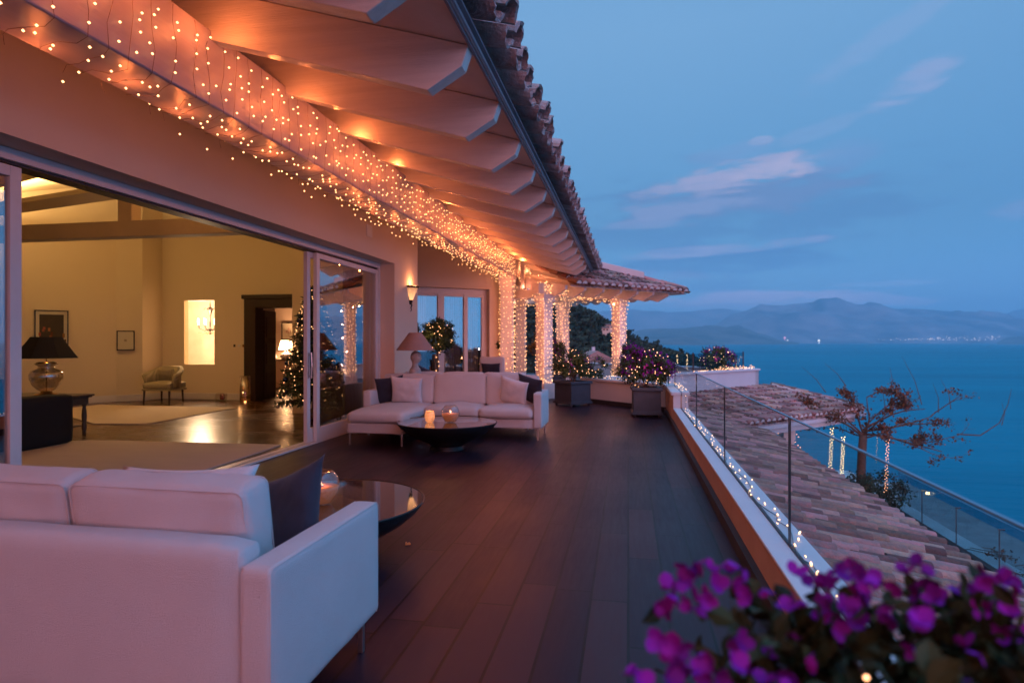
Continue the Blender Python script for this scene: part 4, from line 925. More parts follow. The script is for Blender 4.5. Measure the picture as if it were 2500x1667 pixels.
# P1 left grey planter, turned
t = thing('potted_bougainvillea', 'bougainvillea in the diamond turned grey planter beside the column', 'potted plant', (-1.20,13.66,0), 0, 'bougainvilleas in square planters')
planter(t, .56, .54, rad(46)); bush(t, .5, (.0,0,.87), (.44,.40,.33), 5200, 26, 41, .045, .022, per=4, extra=[((.42,.55,.80),(.34,.3,.26))])
bush_lights('string_lights', 'warm string lights dotted over the left planter bush', (-1.2,13.66,.87), (.46,.42,.34), 40, .009, 5)
bush_lights('string_lights', 'warm string lights over the trailing shoots right of the left planter', (-.78,14.2,.80), (.34,.3,.27), 22, .009, 6)
# P2 right grey planter
t = thing('potted_bougainvillea', 'full magenta bougainvillea in the squarely set grey planter by the parapet', 'potted plant', (.33,11.97,0), 0, 'bougainvilleas in square planters')
planter(t, .50, .545, rad(3)); bush(t, .5, (-.02,0,.90), (.47,.42,.33), 5600, 105, 47, .045, .024, per=6, extra=[((-.27,.1,1.12),(.20,.22,.22)), ((.30,-.05,.84),(.22,.22,.2))])
bush_lights('string_lights', 'warm string lights dotted over the full magenta bush', (.31,11.97,.90), (.50,.44,.36), 50, .0085, 15)
# further plants on the pavilion terrace
t = thing('potted_bougainvillea', 'dark flowering bush between the two left pavilion columns', 'potted plant', (-1.95,16.7,0), 0, 'bougainvilleas in square planters')
planter(t, .5, .5, rad(20)); bush(t, .45, (0,0,.98), (.34,.34,.42), 2600, 34, 51, .055, .028, per=5)
bush_lights('string_lights', 'warm lights in the bush between the two left pavilion columns', (-1.95,16.7,.98), (.36,.36,.43), 30, .010, 25)
x, y = A0.x+U.x*5.0+Wv.x*.75, A0.y+U.y*5.0+Wv.y*.75
t = thing('potted_bougainvillea', 'domed magenta bush on the far white parapet against the sea', 'potted plant', (2.62,19.45,0), 0, 'bougainvilleas in square planters')
planter(t, .5, .5, rad(51)); bush(t, .45, (0,0,.83), (.49,.45,.42), 4200, 90, 61, .06, .03, per=5)
bush_lights('string_lights', 'warm lights covering the domed bush on the far parapet', (2.62,19.45,.83), (.50,.46,.43), 46, .0105, 35)
# topiary in recess
t = thing('potted_tree', 'round clipped green standard tree in front of the recess window', 'potted tree', (-4.20,13.4,0))
planter(t, .42, .45, 0)
b = MB(); b.tube([(0,0,.4),(.01,0,.8),(0,.01,1.25)], .022, 7); b.build('trunk', M['bark'], t)
b = MB(); leaves(b, (0,0,1.53), .37, .37, .36, 4800, .06, .4, 60, seed=71); b.build('crown', M['leaf'], t)
bush_lights('string_lights', 'warm string lights scattered over the round clipped tree', (-4.2,13.4,1.53), (.38,.38,.37), 40, .0095, 45)
b = MB(); string_mesh('string_lights', 'short string of lights hanging down the trunk of the clipped tree', [[(-4.17,13.36,1.25-.1*i) for i in range(8)]], [(-4.17+.04*math.sin(i*2.2),13.34,1.25-.1*i) for i in range(8)], .012)
# wreath/hanging plant beside column
t = thing('hanging_plant', 'small hanging plant lit amber behind the brick column', 'plant', (-2.55,17.3,0))
b = MB(); leaves(b, (0,0,1.32), .24, .2, .26, 700, .08, .2, 14, seed=75); b.build('foliage', mat('amber_lit_leaf', (.16,.1,.02), .6, rnd=.5), t); b = MB(); b.tube([(0,0,1.5),(0,0,2.5)], .004, 4); b.build('cord', M['wire'], t)  # amber light on this plant is put into its leaf colour
b = MB(); b.lathe([(.02,1.02),(.10,1.05),(.13,1.2),(.12,1.2)], seg=14); b.build('pot', M['planter'], t)
t = thing('hanging_plant', 'small trailing plant on the back wall left of the brick column', 'plant', (-3.24,15.36,0))
b = MB(); leaves(b, (0,0,1.36), .07, .1, .17, 260, .06, .1, 9, seed=77); b.build('foliage', M['leaf'], t); b = MB(); b.lathe([(.02,1.14),(.05,1.17),(.055,1.24)], seg=12); b.build('pot', M['planter'], t)

# foreground bougainvillea (out of focus)
t = thing('potted_bougainvillea', 'blurred magenta bougainvillea filling the lower right corner in front of the camera', 'potted plant', (.34,.80,0), 0, 'bougainvilleas in square planters')
planter(t, .50, .52, rad(2))
rr = random.Random(91); b = MB()
for k in range(26):
    e = Vector((rr.uniform(-.34,.30), rr.uniform(-.2,.12), rr.uniform(.86,1.05))); b.tube([(rr.uniform(-.1,.1),rr.uniform(-.08,.08),.48), (e.x*.5+rr.uniform(-.04,.04),e.y*.5,.75), e], .005, 5, .002)
b.build('stems', M['bark'], t)
b = MB(); leaves(b, (.12,.0,.82), .41, .25, .235, 7500, .034, .2, 110, seed=93, zcut=-.9, elong=1.6, fancy=True); b.build('foliage', M['leaf2'], t)
b = MB()
# flower heads sit on shoots; positions relative to plant
heads = [(1590,1310,.80),(1660,1300,.80),(1745,1330,.82),(1580,1385,.78),(1975,1310,.80),(2085,1325,.82),(2140,1360,.80),(2240,1375,.83),(2300,1395,.82),(1890,1340,.82),(1930,1400,.77),(2050,1425,.78),(1560,1480,.72),(1620,1400,.78),(1550,1545,.72),(1640,1540,.7),(1870,1400,.8),(1455,1560,.72),(2340,1440,.8),(1990,1365,.8),(1700,1470,.75),(1560,1340,.8),(2180,1560,.72),(1935,1430,.76),(1620,1330,.8),(2100,1480,.74)]
_r = random.Random(17); heads += [(_r.uniform(1500,2340), _r.uniform(1400,1560), _r.uniform(.70,.84)) for _ in range(16)] + [(_r.uniform(1530,2350), _r.uniform(1295,1390), _r.uniform(.76,.88)) for _ in range(12)]
for k, (px, py, d) in enumerate(heads):
    x, y, z = at(px, d, py=py); p = Vector((x-.34, y-.80, z)); r2 = random.Random(200+k)
    for j in range(2 if k % 3 else 3):
        o = p + Vector((r2.gauss(0,.010), r2.gauss(0,.010), r2.gauss(0,.010))); axx = Vector((r2.gauss(0,.7), r2.gauss(-.5,.6), r2.gauss(.3,.7))).normalized(); a_ = axx.orthogonal().normalized(); c_ = axx.cross(a_); ph = r2.uniform(0,6); br = r2.random()
        for q in range(3):
            dd = a_*math.cos(ph+q*2.094)+c_*math.sin(ph+q*2.094); ee = axx.cross(dd); s_ = r2.uniform(.013,.021); dd = dd*.75+axx*.6
            vs = []; 
            for (tu, tv, tn) in ((0,0,0),(.25,.42,.10),(.6,.46,.16),(.9,.24,.12),(1.06,0,.02),(.9,-.24,.12),(.6,-.46,.16),(.25,-.42,.10),(.5,0,-.04)): vs.append(o+dd*s_*tu+ee*s_*tv+axx*s_*tn)
            b.add(vs, [(0,1,8),(1,2,8),(2,3,8),(3,4,8),(4,5,8),(5,6,8),(6,7,8),(7,0,8)], br)
b.build('blossom', M['bloom'], t, smooth=True)
pts = [(at(1974,.80,py=1500)), at(1952,.8,py=1418), at(1925,.9,py=1445), at(1990,.72,py=1555)]
string_mesh('string_lights', 'few blurred bulbs glowing inside the foreground magenta bush', [[Vector(p) for p in pts]], pts, .0035, 'string lights woven through the bushes')

# ------------------------------------------------------------------ bare vine tree over the lower terrace
TX, TY = 6.25, 18.45
t = thing('vine_tree', 'gnarled nearly bare tree with rusty leaves above the lower terrace', 'tree', (TX,TY,-3.2))
b = MB(); b.tube([(0,0,0),(-.01,0,.8),(.02,.02,1.5),(.05,0,2.05)], .125, 12, .10); b.build('trunk', M['bark'], t, smooth=True)
rr = random.Random(19); b = MB(); tips = []
def branch(p, d, ln, r_, depth, gn=.28, up=0):
    pts = [p]; n = 6
    for i in range(n):
        d = (d + Vector((rr.gauss(0,gn), rr.gauss(0,gn), rr.gauss(0,gn*.55)+up-.03*(p.z > 3.0)))*.55).normalized(); p = p+d*ln/n; pts.append(p)
        if depth > 0 and i > 1 and rr.random() < .62:
            q = (d + Vector((rr.gauss(0,.8), rr.gauss(0,.8), rr.gauss(0,.4)))).normalized(); branch(p, q, ln*rr.uniform(.35,.6), r_*.5, depth-1, gn, up)
        tips.append((p, depth))
    b.tube(pts, r_, 5, r_*.3)
base = Vector((.05,0,2.0))
for d, ln, r_, up in (((1,.1,.28),1.75,.036,.0),((.9,-.35,.62),1.6,.032,-.05),((1,.2,-.02),2.0,.034,.03),((.75,.4,.45),1.6,.028,.0),((-.9,.1,.75),1.35,.036,-.03),((-.8,-.3,.95),1.25,.03,0),((-.25,.2,1),1.1,.03,.02),((.1,-.3,1),1.15,.032,.0),((-.75,.5,.2),1.0,.024,0),((.55,-.6,.15),1.2,.026,-.02),((.3,.5,.9),1.3,.024,.03),((1,-.15,-.15),1.6,.022,-.03)):
    branch(base+Vector((0,0,rr.uniform(-.05,.25))), Vector(d).normalized(), ln, r_, 3, up=up)
v = [Vector((2.3,-.1,2.15)), Vector((2.9,0,2.12)), Vector((3.4,.1,2.45)), Vector((3.6,.1,2.95)), Vector((3.68,.1,3.35))]; b.tube(v, .02, 5, .004)
for (x0,z0,x1,z1) in ((1.5,2.9,1.05,4.2),(2.2,2.8,2.0,3.6),(-.9,3.2,-1.5,3.9),(-.4,3.4,-.9,4.0),(.7,3.2,.75,3.9),(1.9,2.7,1.8,3.5),(3.4,2.4,3.45,3.0)): b.tube([(x0,0,z0),((x0+x1)/2+.07,.05,(z0+z1)/2),(x1,.1,z1)], .012, 4, .003)
b.build('branches', M['bark'], t)
b = MB()
for p, dp in tips:
    if p.x > 2.0 and rr.random() < .75: continue
    if rr.random() < (.5 if dp < 2 else .3):
        leaves(b, (p.x,p.y,p.z), .12, .12, .10, rr.randrange(4,9), .065, 0, seed=rr.randrange(9999), elong=1.3)
leaves(b, (.1,0,2.35),   .42, .35, .36, 150, .09, 0, 14, seed=5, elong=1.3)
b.build('leaves', M['rust_leaf'], t)
# hanging strands of lights from the tree
def strand(label, px, y0, y1, d, loops, m, pale=False, n=30):
    x, y, zt = at(px, d, py=y0); zb_ = at(px, d, py=y1)[2]; rr = random.Random(int(px)); pts = []; w = [(x,y,zt+.35)]
    for i in range(n):
        f = i/(n-1); a = i*2.3; p = (x+loops*math.cos(a)*rr.uniform(.6,1.1)-.05*f, y+loops*math.sin(a), zt+(zb_-zt)*f); pts.append(p); w.append(p)
    return string_mesh('hanging_lights', label, [w], pts, .0105 if not pale else .006, 'light strands hanging from the bare tree', m=m, wr=.004, wm=M['gold'])
strand('dangling strand of yellow lights furthest left under the tree', 1911, 983, 1086, 16.5, .045, BULBY, n=44)
strand('brightest golden strand hanging just left of the tree trunk', 1937, 1003, 1118, 16.0, .04, BULBY, n=58)
strand('pinkish strand of lights hanging right of the tree trunk', 2039, 1010, 1130, 16.2, .035, BULBW, n=46)
strand('faint thin strand of tiny lights just right of the tree trunk', 2016, 1000, 1062, 18.5, .015, BULB, True, 12)
for px, py, lb in ((2131,1132,'tiny yellow light beside the first railing post'),):
    x, y, z = at(px, 15.2, py=py); b = MB()
    for k in (-1,1): b.tube([(x-.03,y,z+k*.02),(x+.04,y,z+k*.02-.006)], .007, 6)
    b.box(x-.035,x-.025,y-.01,y+.01,z-.03,z+.03); tag(b.build('rail_light', BULBY), lb, 'light')
# dark shrubs on lower terrace
for (x,y,s,lb) in ((6.0,17.6,.8,'low dark shrub at the foot of the bare tree'),(6.7,18.3,.85,'dark shrub between the tree trunk and the lower railing'),(5.2,18.3,.8,'dark shrub left of the bare tree by the tiled roof edge')):
    t = thing('shrub', lb, 'shrub', (x,y,-3.2), 0, 'dark shrubs on the lower terrace'); b = MB(); leaves(b, (0,0,.55), s*.75, s*.75, .62, 2600, .075, .3, 40, seed=int(x*10)); b.build('foliage', M['needle'], t)
    b = MB(); b.tube([(0,0,0),(0,0,.5)], .03, 6); b.build('stem', M['bark'], t)
b = MB(); rr = random.Random(2)
for k in range(26):
    p = Vector((rr.uniform(7.2,7.9), rr.uniform(11,15.5), -3.16)); pts = [p]
    for i in range(4): p = p+Vector((rr.uniform(-.2,.2), rr.uniform(-.35,.1), rr.uniform(-.01,.04))); pts.append(p)
    b.tube(pts, .008, 4)
    leaves(b, tuple(p), .15,.15,.05, 10, .07, 0, seed=k)
stuff(tag(b.build('creeper', M['rust_leaf']), 'dry creeper trailing over the pale lower terrace slab', 'creeper'))

# ================================================================== LIVING ROOM
def rug(label, pts, z=.002, th=.014, lines=False):
    b = MB(); b.prism(pts, 'z', z, z+th); o = b.build('rug', M['rug']); tag(o, label, 'rug', 'pale wool rugs in the living room'); return o
def fl(px, py): d = 1.4*1430/(py-784); x, y, _ = at(px, d, 0); return (x, y)
rug('pale rug nearest the sliding door opening', [fl(646,1023), fl(212,1012.5), (-9.3,6.6), (-9.0,4.9), fl(313,1090), fl(400,1105)])
rug('pale rug further back near the striped armchair', [fl(541,937), fl(229,930.5), fl(110,943), fl(215,974), fl(337,975)])
# dark sofa
t = thing('sofa', 'black sofa seen end-on at the left edge of the door opening', 'sofa', (-8.6,6.85,0))
for nm, a in (('arm',(.99,-.0,.35,.28,.9,.66)),('base',(0,0,.26,1.8,.86,.30)),('back_frame',(0,-.36,.52,1.8,.2,.74)),('arm',(-.99,0,.35,.28,.9,.66))):
    b = MB(); rbox(b, *a[:3], *a[3:], .05, (0,0,.01), 8, .004); b.build(nm, M['darksofa'], t, smooth=True)
for x in (-.44,.44): b = MB(); rbox(b, x, .06, .47, .86, .7, .18, .06, (0,0,.03), 8, .004); b.build('seat_cushion', M['darksofa'], t, smooth=True)
for x in (-.44,.44): b = MB(); rbox(b, x+.03, -.18, .70, .86, .2, .42, .07, (0,.03,0), 8, .004); b.build('back_cushion', M['darksofa'], t, smooth=True)
# end table
t = thing('end_table', 'dark wooden end table with turned legs behind the black sofa', 'side table', (-8.6,7.85,0))
b = MB(); b.box(-.62,.60,-.32,.32,.575,.605); b.box(-.60,.58,-.30,.30,.555,.575); b.build('top', M['tablewood'], t, bevel=.008)
b = MB(); b.box(-.56,.54,-.27,.27,.45,.555); b.build('apron', M['tablewood'], t, bevel=.005); b = MB(); b.box(-.5,.5,-.2,.2,.12,.14); b.build('stretcher', M['tablewood'], t)
for sx in (-.52,.50):
    for sy in (-.23,.23):
        b = MB(); b.lathe([(.0001,0),(.028,0),(.022,.05),(.034,.09),(.036,.14),(.02,.17),(.03,.2),(.035,.28),(.03,.36),(.02,.41),(.034,.43),(.036,.55)], (sx,sy,0), 12); b.build('leg', M['tablewood'], t, smooth=True)
b = MB(); b.lathe([(.02,.0),(.022,.004),(.012,.01),(.0001,.012)], seg=10)
# urn lamp
t = thing('table_lamp', 'clear glass urn lamp with wide black shade on the end table', 'lamp', (-8.56,7.88,.606))
b = MB(); pr = [(.07,.05),(.12,.08),(.18,.15),(.215,.24),(.22,.30),(.19,.36),(.11,.39),(.105,.43),(.15,.455),(.16,.46)]
b.lathe(pr+[(r_-.006,z) for r_, z in pr[::-1]], seg=36); b.build('urn', pane_mat('urn_glass', (.92,.88,.82), 1.0, .02, lo=.22), t, smooth=True)
b = MB(); b.lathe([(.16,0),(.15,.012),(.09,.02),(.07,.05),(.05,.05)], seg=28); b.lathe([(.13,.462),(.135,.475),(.09,.49),(.02,.49)], seg=28); b.tube([(0,0,.02),(0,0,.60)], .008, 8); b.build('brass_fittings', M['gold'], t, smooth=True)
b = MB(); b.lathe([(.42,.545),(.424,.545),(.205,.86),(.20,.86),(.42,.545)], seg=8, a0=PI/8, a1=2*PI+PI/8); b.build('shade', M['blackshade'], t)
b = MB(); b.lathe([(.0001,.62),(.03,.65),(.03,.69),(.0001,.72)], seg=12); b.build('bulb', emit('lamp_bulb', (1,.6,.25), 12), t, smooth=True)
lamp('lamp_light', (0,0,.66), 34, (1,.5,.16), .03, t)
# pictures
def picture(label, c, w, h, ang, art, mat_='cream', fw=.022, depth=.03):
    t = thing('framed_picture', label, 'picture', c, ang)
    b = MB(); b.box(-w/2,w/2,-depth,0,-h/2,-h/2+fw); b.box(-w/2,w/2,-depth,0,h/2-fw,h/2); b.box(-w/2,-w/2+fw,-depth,0,-h/2+fw,h/2-fw); b.box(w/2-fw,w/2,-depth,0,-h/2+fw,h/2-fw); b.build('frame', M['black_lacquer'], t)
    b = MB(); b.box(-w/2+fw,w/2-fw,-depth*.5,-.002,-h/2+fw,h/2-fw); b.build('mount', mat('mount_'+label[:9], (.62,.55,.42), .8), t)
    b = MB(); art(b, w, h, depth); return t, b
def art_dark(b, w, h, d):
    b.box(-w*.36,w*.36,-d*.5-.003,-d*.5-.001,-h*.38,h*.40)
t, b = picture('tall dark framed picture with pale mount behind the black lampshade', (-12.38,11.52,1.62), .60, .92, math.atan2(5.72,4.32), art_dark)
b.build('artwork', mat('dark_art', (.05,.035,.025), .7, var=(3,.6)), t)
b = MB(); rr = random.Random(8)
for k in range(16): x = rr.uniform(-.24,.24); z = rr.uniform(-.3,.06); b.box(x-.02,x+.02,-.0205,-.0192,z-.06*rr.random(),z+.05)
stuff(b.build('figures', mat('red_ochre_art', (.22,.07,.03), .8, rnd=.6), t))
t, b = picture('small thin black frame with faint sketch on the lit pier', (-11.50,12.60,1.42), .36, .46, math.atan2(.30,.43), lambda b,w,h,d: b.box(-.03,.02,-d*.5-.003,-d*.5-.001,-.02,.03))
b.build('artwork', mat('sketch_ink', (.35,.28,.2), .8), t)
t, b = picture('white framed drawing seen through the dark doorway above a lamp', (-10.1,17.29,1.71), .46, .52, 0, lambda b,w,h,d: [b.box(x,x+.012,-d*.5-.003,-d*.5-.001,z,z+.09) for x, z in ((-.08,-.06),(-.05,-.02),(-.01,-.08),(.02,0),(.05,-.06),(.0,.03))])
b.build('artwork', mat('pink_ink', (.4,.12,.12), .8), t)
# armchair
t = thing('armchair', 'small striped tub armchair against the living room back wall', 'chair', (-10.43,12.58,0), rad(4))
stripe = mat('striped_fabric', (.36,.31,.2), .9, bump=(200,.3)); ts = stripe.node_tree; wv = node(ts, 'ShaderNodeTexWave'); wv.inputs['Scale'].default_value = 9; tcs = node(ts, 'ShaderNodeTexCoord'); ts.links.new(tcs.outputs['Object'], wv.inputs[0]); mxs = node(ts, 'ShaderNodeMix', data_type='RGBA'); mxs.inputs[6].default_value = (.40,.34,.22,1); mxs.inputs[7].default_value = (.26,.22,.14,1); ts.links.new(wv.outputs[0], mxs.inputs[0]); ts.links.new(mxs.outputs[2], ts.nodes['Principled BSDF'].inputs['Base Color'])
b = MB(); rbox(b, 0, -.03, .40, .66, .62, .14, .04, (0,.02,.04), 8); b.build('seat', stripe, t, smooth=True)
b = MB(); vl = []; fs = []; n = 28
for i in range(n+1):
    a = PI*1.0*i/n; x = -math.cos(a)*.37; y = -.22+math.sin(a)**.7*.50; h = .80 - .0*abs(x); drop = max(0, .16-math.sin(a)*.2)*1.0
    ti = .07; nx_, ny_ = -math.cos(a), math.sin(a)
    flare = .05
    for (dx, z) in ((0,.34),(0,.66-drop),(flare,.78-drop),(flare-.02,.83-drop),(-ti*.6,.81-drop),(-ti,.70-drop),(-ti,.34)): vl.append((x+nx_*dx, y+ny_*dx, z))
for i in range(n):
    for k in range(7): a, c = i*7+k, i*7+(k+1)%7; fs.append((a, c, c+7, a+7))
fs += [tuple(range(6,-1,-1)), tuple(n*7+k for k in range(7))]; b.add(vl, fs, .5); b.build('tub_back', stripe, t, smooth=True)
b = MB(); b.box(-.34,.34,-.34,.28,.29,.335); b.build('rail', stripe, t, bevel=.01)
for sx, sy in ((-.3,-.3),(.3,-.3),(-.26,.22),(.26,.22)): b = MB(); b.tube([(sx,sy,.30),(sx*1.03,sy*1.05,0)], .03, 4, .02); b.build('leg', M['darkwood'], t)
pillow('striped_cushion', 'square striped cushion on the tub armchair', (-10.44,12.62,.62), (.40,.34), (rad(18),0,rad(8)), stripe, .12, seed=41)
# chandelier in the alcove
t = thing('chandelier', 'ornate chandelier half visible at the right edge of the lit wall opening', 'chandelier', (-10.78,14.6,.12))
b = MB(); b.tube([(0,0,3.2),(0,0,2.3)], .006, 6); b.lathe([(.0001,1.45),(.03,1.48),(.012,1.53),(.05,1.6),(.02,1.66),(.03,1.8),(.015,1.9),(.06,2.1),(.09,2.13),(.02,2.18),(.01,2.3)], seg=14)
for k in range(8):
    a = k*PI/4+.2; ca_, sa_ = math.cos(a), math.sin(a); b.tube([(.02*ca_,.02*sa_,1.62),(.14*ca_,.14*sa_,1.56),(.27*ca_,.27*sa_,1.62),(.30*ca_,.30*sa_,1.72)], .007, 5)
    b.tube([(.02*ca_,.02*sa_,2.1),(.13*ca_,.13*sa_,2.16),(.16*ca_,.16*sa_,2.1)], .005, 5)
b.build('metal_arms', M['iron'], t)
b = MB()
for k in range(8):
    a = k*PI/4+.2
    for q in range(5): r_ = .08+.05*q; b.lathe([(.0001,-.03),(.008,-.01),(.0001,.01)], (r_*math.cos(a), r_*math.sin(a), 1.52-.02*q*(q<3)), 5)
stuff(b.build('crystal', mat('crystal_drop', (.5,.25,.12), .1, metal=.4), t))
for k in range(8):
    a = k*PI/4+.2; b = MB(); b.lathe([(.012,1.72),(.012,1.80),(.016,1.82),(.010,1.85),(.0001,1.88)], (.30*math.cos(a), .30*math.sin(a), 0), 8); b.build('candle_bulb', emit('chandelier_bulb', (1,.72,.4), 10), t)
lamp('chandelier_light', (0,-.35,1.98), 240, (1,.68,.40), .1, t)
# bag + lantern + things near the doorway
t = thing('gift_bag', 'crumpled clear bag with a red gift on the floor by the doorway', 'bag', (-9.42,13.16,.002))
b = MB(); rbox(b, 0, 0, .09, .24, .16, .18, .05, (0,0,0), 8, .03, seed=3); b.build('clear_wrap', pane_mat('clear_wrap', (.85,.82,.8), .8, .1, lo=.1), t, smooth=True)
b = MB(); rbox(b, .01, 0, .10, .10, .08, .15, .03, (.0,0,0), 6, .02, seed=5); b.build('gift', mat('red_gift', (.25,.02,.02), .6), t, smooth=True)
t = thing('lantern', 'tall glass lantern glinting gold on the floor beside the doorway', 'lantern', (-8.68,12.98,.002))
b = MB(); b.lathe([(.115,0),(.12,.01),(.118,.60),(.112,.60),(.114,.01)], seg=24); b.build('cylinder', pane_mat('lantern_glass', (.8,.65,.5), 1, .06, lo=.22), t, smooth=True)
b = MB(); rr = random.Random(4)
for k in range(60): a = rr.uniform(0,6.28); z = rr.random()**1.7*.5+.03; r_ = rr.uniform(.03,.1); b.lathe([(.0001,-.006),(.006,0),(.0001,.006)], (r_*math.cos(a),r_*math.sin(a),z), 5)
stuff(b.build('glitter', emit('lantern_glint', (1,.42,.12), 1.2), t)); b = MB(); b.lathe([(.0001,.0),(.02,0),(.02,.02),(.0001,.03)], seg=8); b.build('candle', FLAME, t)
lamp('lantern_light', (0,-.2,.25), .8, (1,.45,.15), .03, t)
# chest + lamp in far room
t = thing('chest_of_drawers', 'pale chest seen through the dark doorway', 'chest', (-10.1,16.95,0))
b = MB(); b.box(-.75,.75,-.25,.28,.06,.84); b.build('body', mat('pale_wood', (.45,.32,.24), .5), t, bevel=.006); b = MB(); b.box(-.78,.78,-.28,.3,.84,.87); b.build('top', M['tablewood'], t)
for z in (.12,.36,.60): b = MB(); b.box(-.7,.7,-.265,-.25,z,z+.21); b.build('drawer', bpy.data.materials['pale_wood'], t, bevel=.004)
for z in (.22,.46,.70):
    for x in (-.3,.3): b = MB(); b.lathe([(.0001,-.02),(.018,-.01),(.018,.01),(.0001,.02)], (x,-.28,z), 8); b.build('knob', M['iron'], t)
LSH = emit('lit_shade', (1,.62,.32), 1.5); _t = LSH.node_tree; _tr = node(_t, 'ShaderNodeBsdfTranslucent'); _tr.inputs[0].default_value = (.8,.7,.6,1); _ad = node(_t, 'ShaderNodeMixShader'); _ad.inputs[0].default_value = .6; _t.links.new(_t.nodes['Principled BSDF'].outputs[0], _ad.inputs[1]); _t.links.new(_tr.outputs[0], _ad.inputs[2]); _t.links.new(_ad.outputs[0], _t.nodes['Material Output'].inputs[0])
t = thing('table_lamp', 'glowing white shaded lamp on the chest beyond the doorway', 'lamp', (-9.93,16.85,.872))
b = MB(); b.lathe([(.22,.28),(.14,.56)], seg=28); b.build('shade', LSH, t, smooth=True); b = MB(); b.lathe([(.0001,0),(.12,0),(.17,.08),(.16,.15),(.06,.2),(.03,.26)], seg=24); b.build('base', M['paint'], t, smooth=True)
lamp('lamp_light', (0,0,.36), 110, (1,.52,.24), .08, t)
t = thing('table_lamp', 'white cone lamp lower left of the glowing shade beyond the doorway', 'lamp', (-10.4,16.8,.872)); b = MB(); b.lathe([(.18,.05),(.08,.34)], seg=20); b.build('shade', bpy.data.materials['lit_shade'], t, smooth=True); b = MB(); b.lathe([(.07,0),(.03,.02),(.02,.08)], seg=12); b.build('base', M['gold'], t)

# Christmas tree
t = thing('christmas_tree', 'decorated christmas tree with blue baubles inside beside the glass door', 'christmas tree', (-5.64,10.5,0))
b = MB(); b.lathe([(.0001,.0),(.16,.0),(.19,.08),(.17,.16),(.12,.17),(.0001,.17)], seg=18); b.build('burlap_base', M['burlap'], t, smooth=True)
b = MB(); b.tube([(0,0,.1),(0,0,2.4)], .035, 8, .008)
rr = random.Random(33); tp = []
H = 2.42
for k in range(290):
    z = .30+(H-.35)*(rr.random()**1.25); r_ = .61*(1-(z-.25)/(H-.2))**.85+.04; a = rr.uniform(0,6.283); e = Vector((math.cos(a)*r_, math.sin(a)*r_, z-.06)); b.tube([(0,0,z+.06), e*.5+Vector((0,0,z*.5+.04)), e], .006, 3, cap=False); tp.append((e, r_))
b.build('trunk', M['bark'], t)
b = MB()
for e, r_ in tp:
    for s_ in range(11):
        f = .25+.78*s_/10; p = Vector((e.x*f, e.y*f, e.z+.08*(1-f)))
        for q in range(5): leaves(b, tuple(p), .045,.045,.035, 1, .085, 0, seed=rr.randrange(99999), elong=3.2)
b.build('needles', M['needle'], t)
for k in range(46):
    e, r_ = rr.choice(tp); e = e*1.03; z = e.z
    o = MB(); s_ = rr.uniform(.032,.05); o.lathe([(.0001,-s_),(s_*.7,-s_*.7),(s_,0),(s_*.7,s_*.7),(.0001,s_)], (0,0,0), 14); o = o.build('bauble', M['mirrorball'] if rr.random() < .8 else M['silverball'], t, smooth=True); o.location = (e.x, e.y, z-.05)
pts = []
for k in range(330): z = .35+(H-.4)*k/330; r_ = .60*(1-(z-.25)/(H-.2))**.85+.05; a = k*.62+rr.uniform(-.1,.1); pts.append((-5.64+math.cos(a)*r_, 10.5+math.sin(a)*r_, z+rr.uniform(-.05,.05)))
w = [Vector(p) for p in pts]
string_thing('string_lights', 'warm string lights wound round the christmas tree', [w], pts, BM_NEAR, .0085, 100, 'string lights in the living room')
lamp('tree_glow', (-6.2,10.2,.7), 1.5, (1,.45,.15), .25)
bpy.data.objects['tree_glow'].parent = t; bpy.data.objects['tree_glow'].location = (-.1,-.75,.8)

# ================================================================== STRING LIGHTS
rr = random.Random(77)
wires = []; pts = []; y = -3.2
def bm_(y): return rr.uniform(.75,1.25)*max(.14, .175-.008*(y-2))
while y < 15.3:
    j = rr.uniform(-.01,.01); segs = []
    top = 3.50 if (y*1.058) % 1 < .9 else 3.42
    jj = lambda a=.03: rr.uniform(-a,a)
    segs = [(-2.787,y+j,top),(-2.78,y+jj(),3.38),(-2.786,y+jj(),3.26),(-2.782,y+jj(),3.13),(-2.79,y+jj(),3.0),(-2.87,y+.03+jj(),2.99-rr.uniform(0,.02)),(-2.98,y+.06+jj(.05),2.99-rr.uniform(0,.03)),(-3.1,y+.08+jj(.05),3.0-rr.uniform(0,.03)),(-3.2,y+.10+jj(),3.0)]
    if rr.random() < .45: segs.append((-3.21,y+.11,2.95))
    wires.append(segs)
    nf = 5
    for k in range(nf): z = 3.47-(.44*(k+rr.uniform(.1,.9))/nf); pts.append((-2.772, y+rr.uniform(-.03,.07), z))
    for k in range(3 if y < 5 else 4): f = (k+rr.random())/4; pts.append((-2.8-.4*f, y+.11*f+rr.uniform(-.06,.06), 2.985-rr.uniform(0,.05)))
    if rr.random() < .3: pts.append((-3.22,y+.12,2.93-rr.uniform(0,.05)))
    y += bm_(y)
string_thing('string_lights', 'icicle string lights draped over the long eave beam', wires, pts, BM_NEAR, .0085, 100)
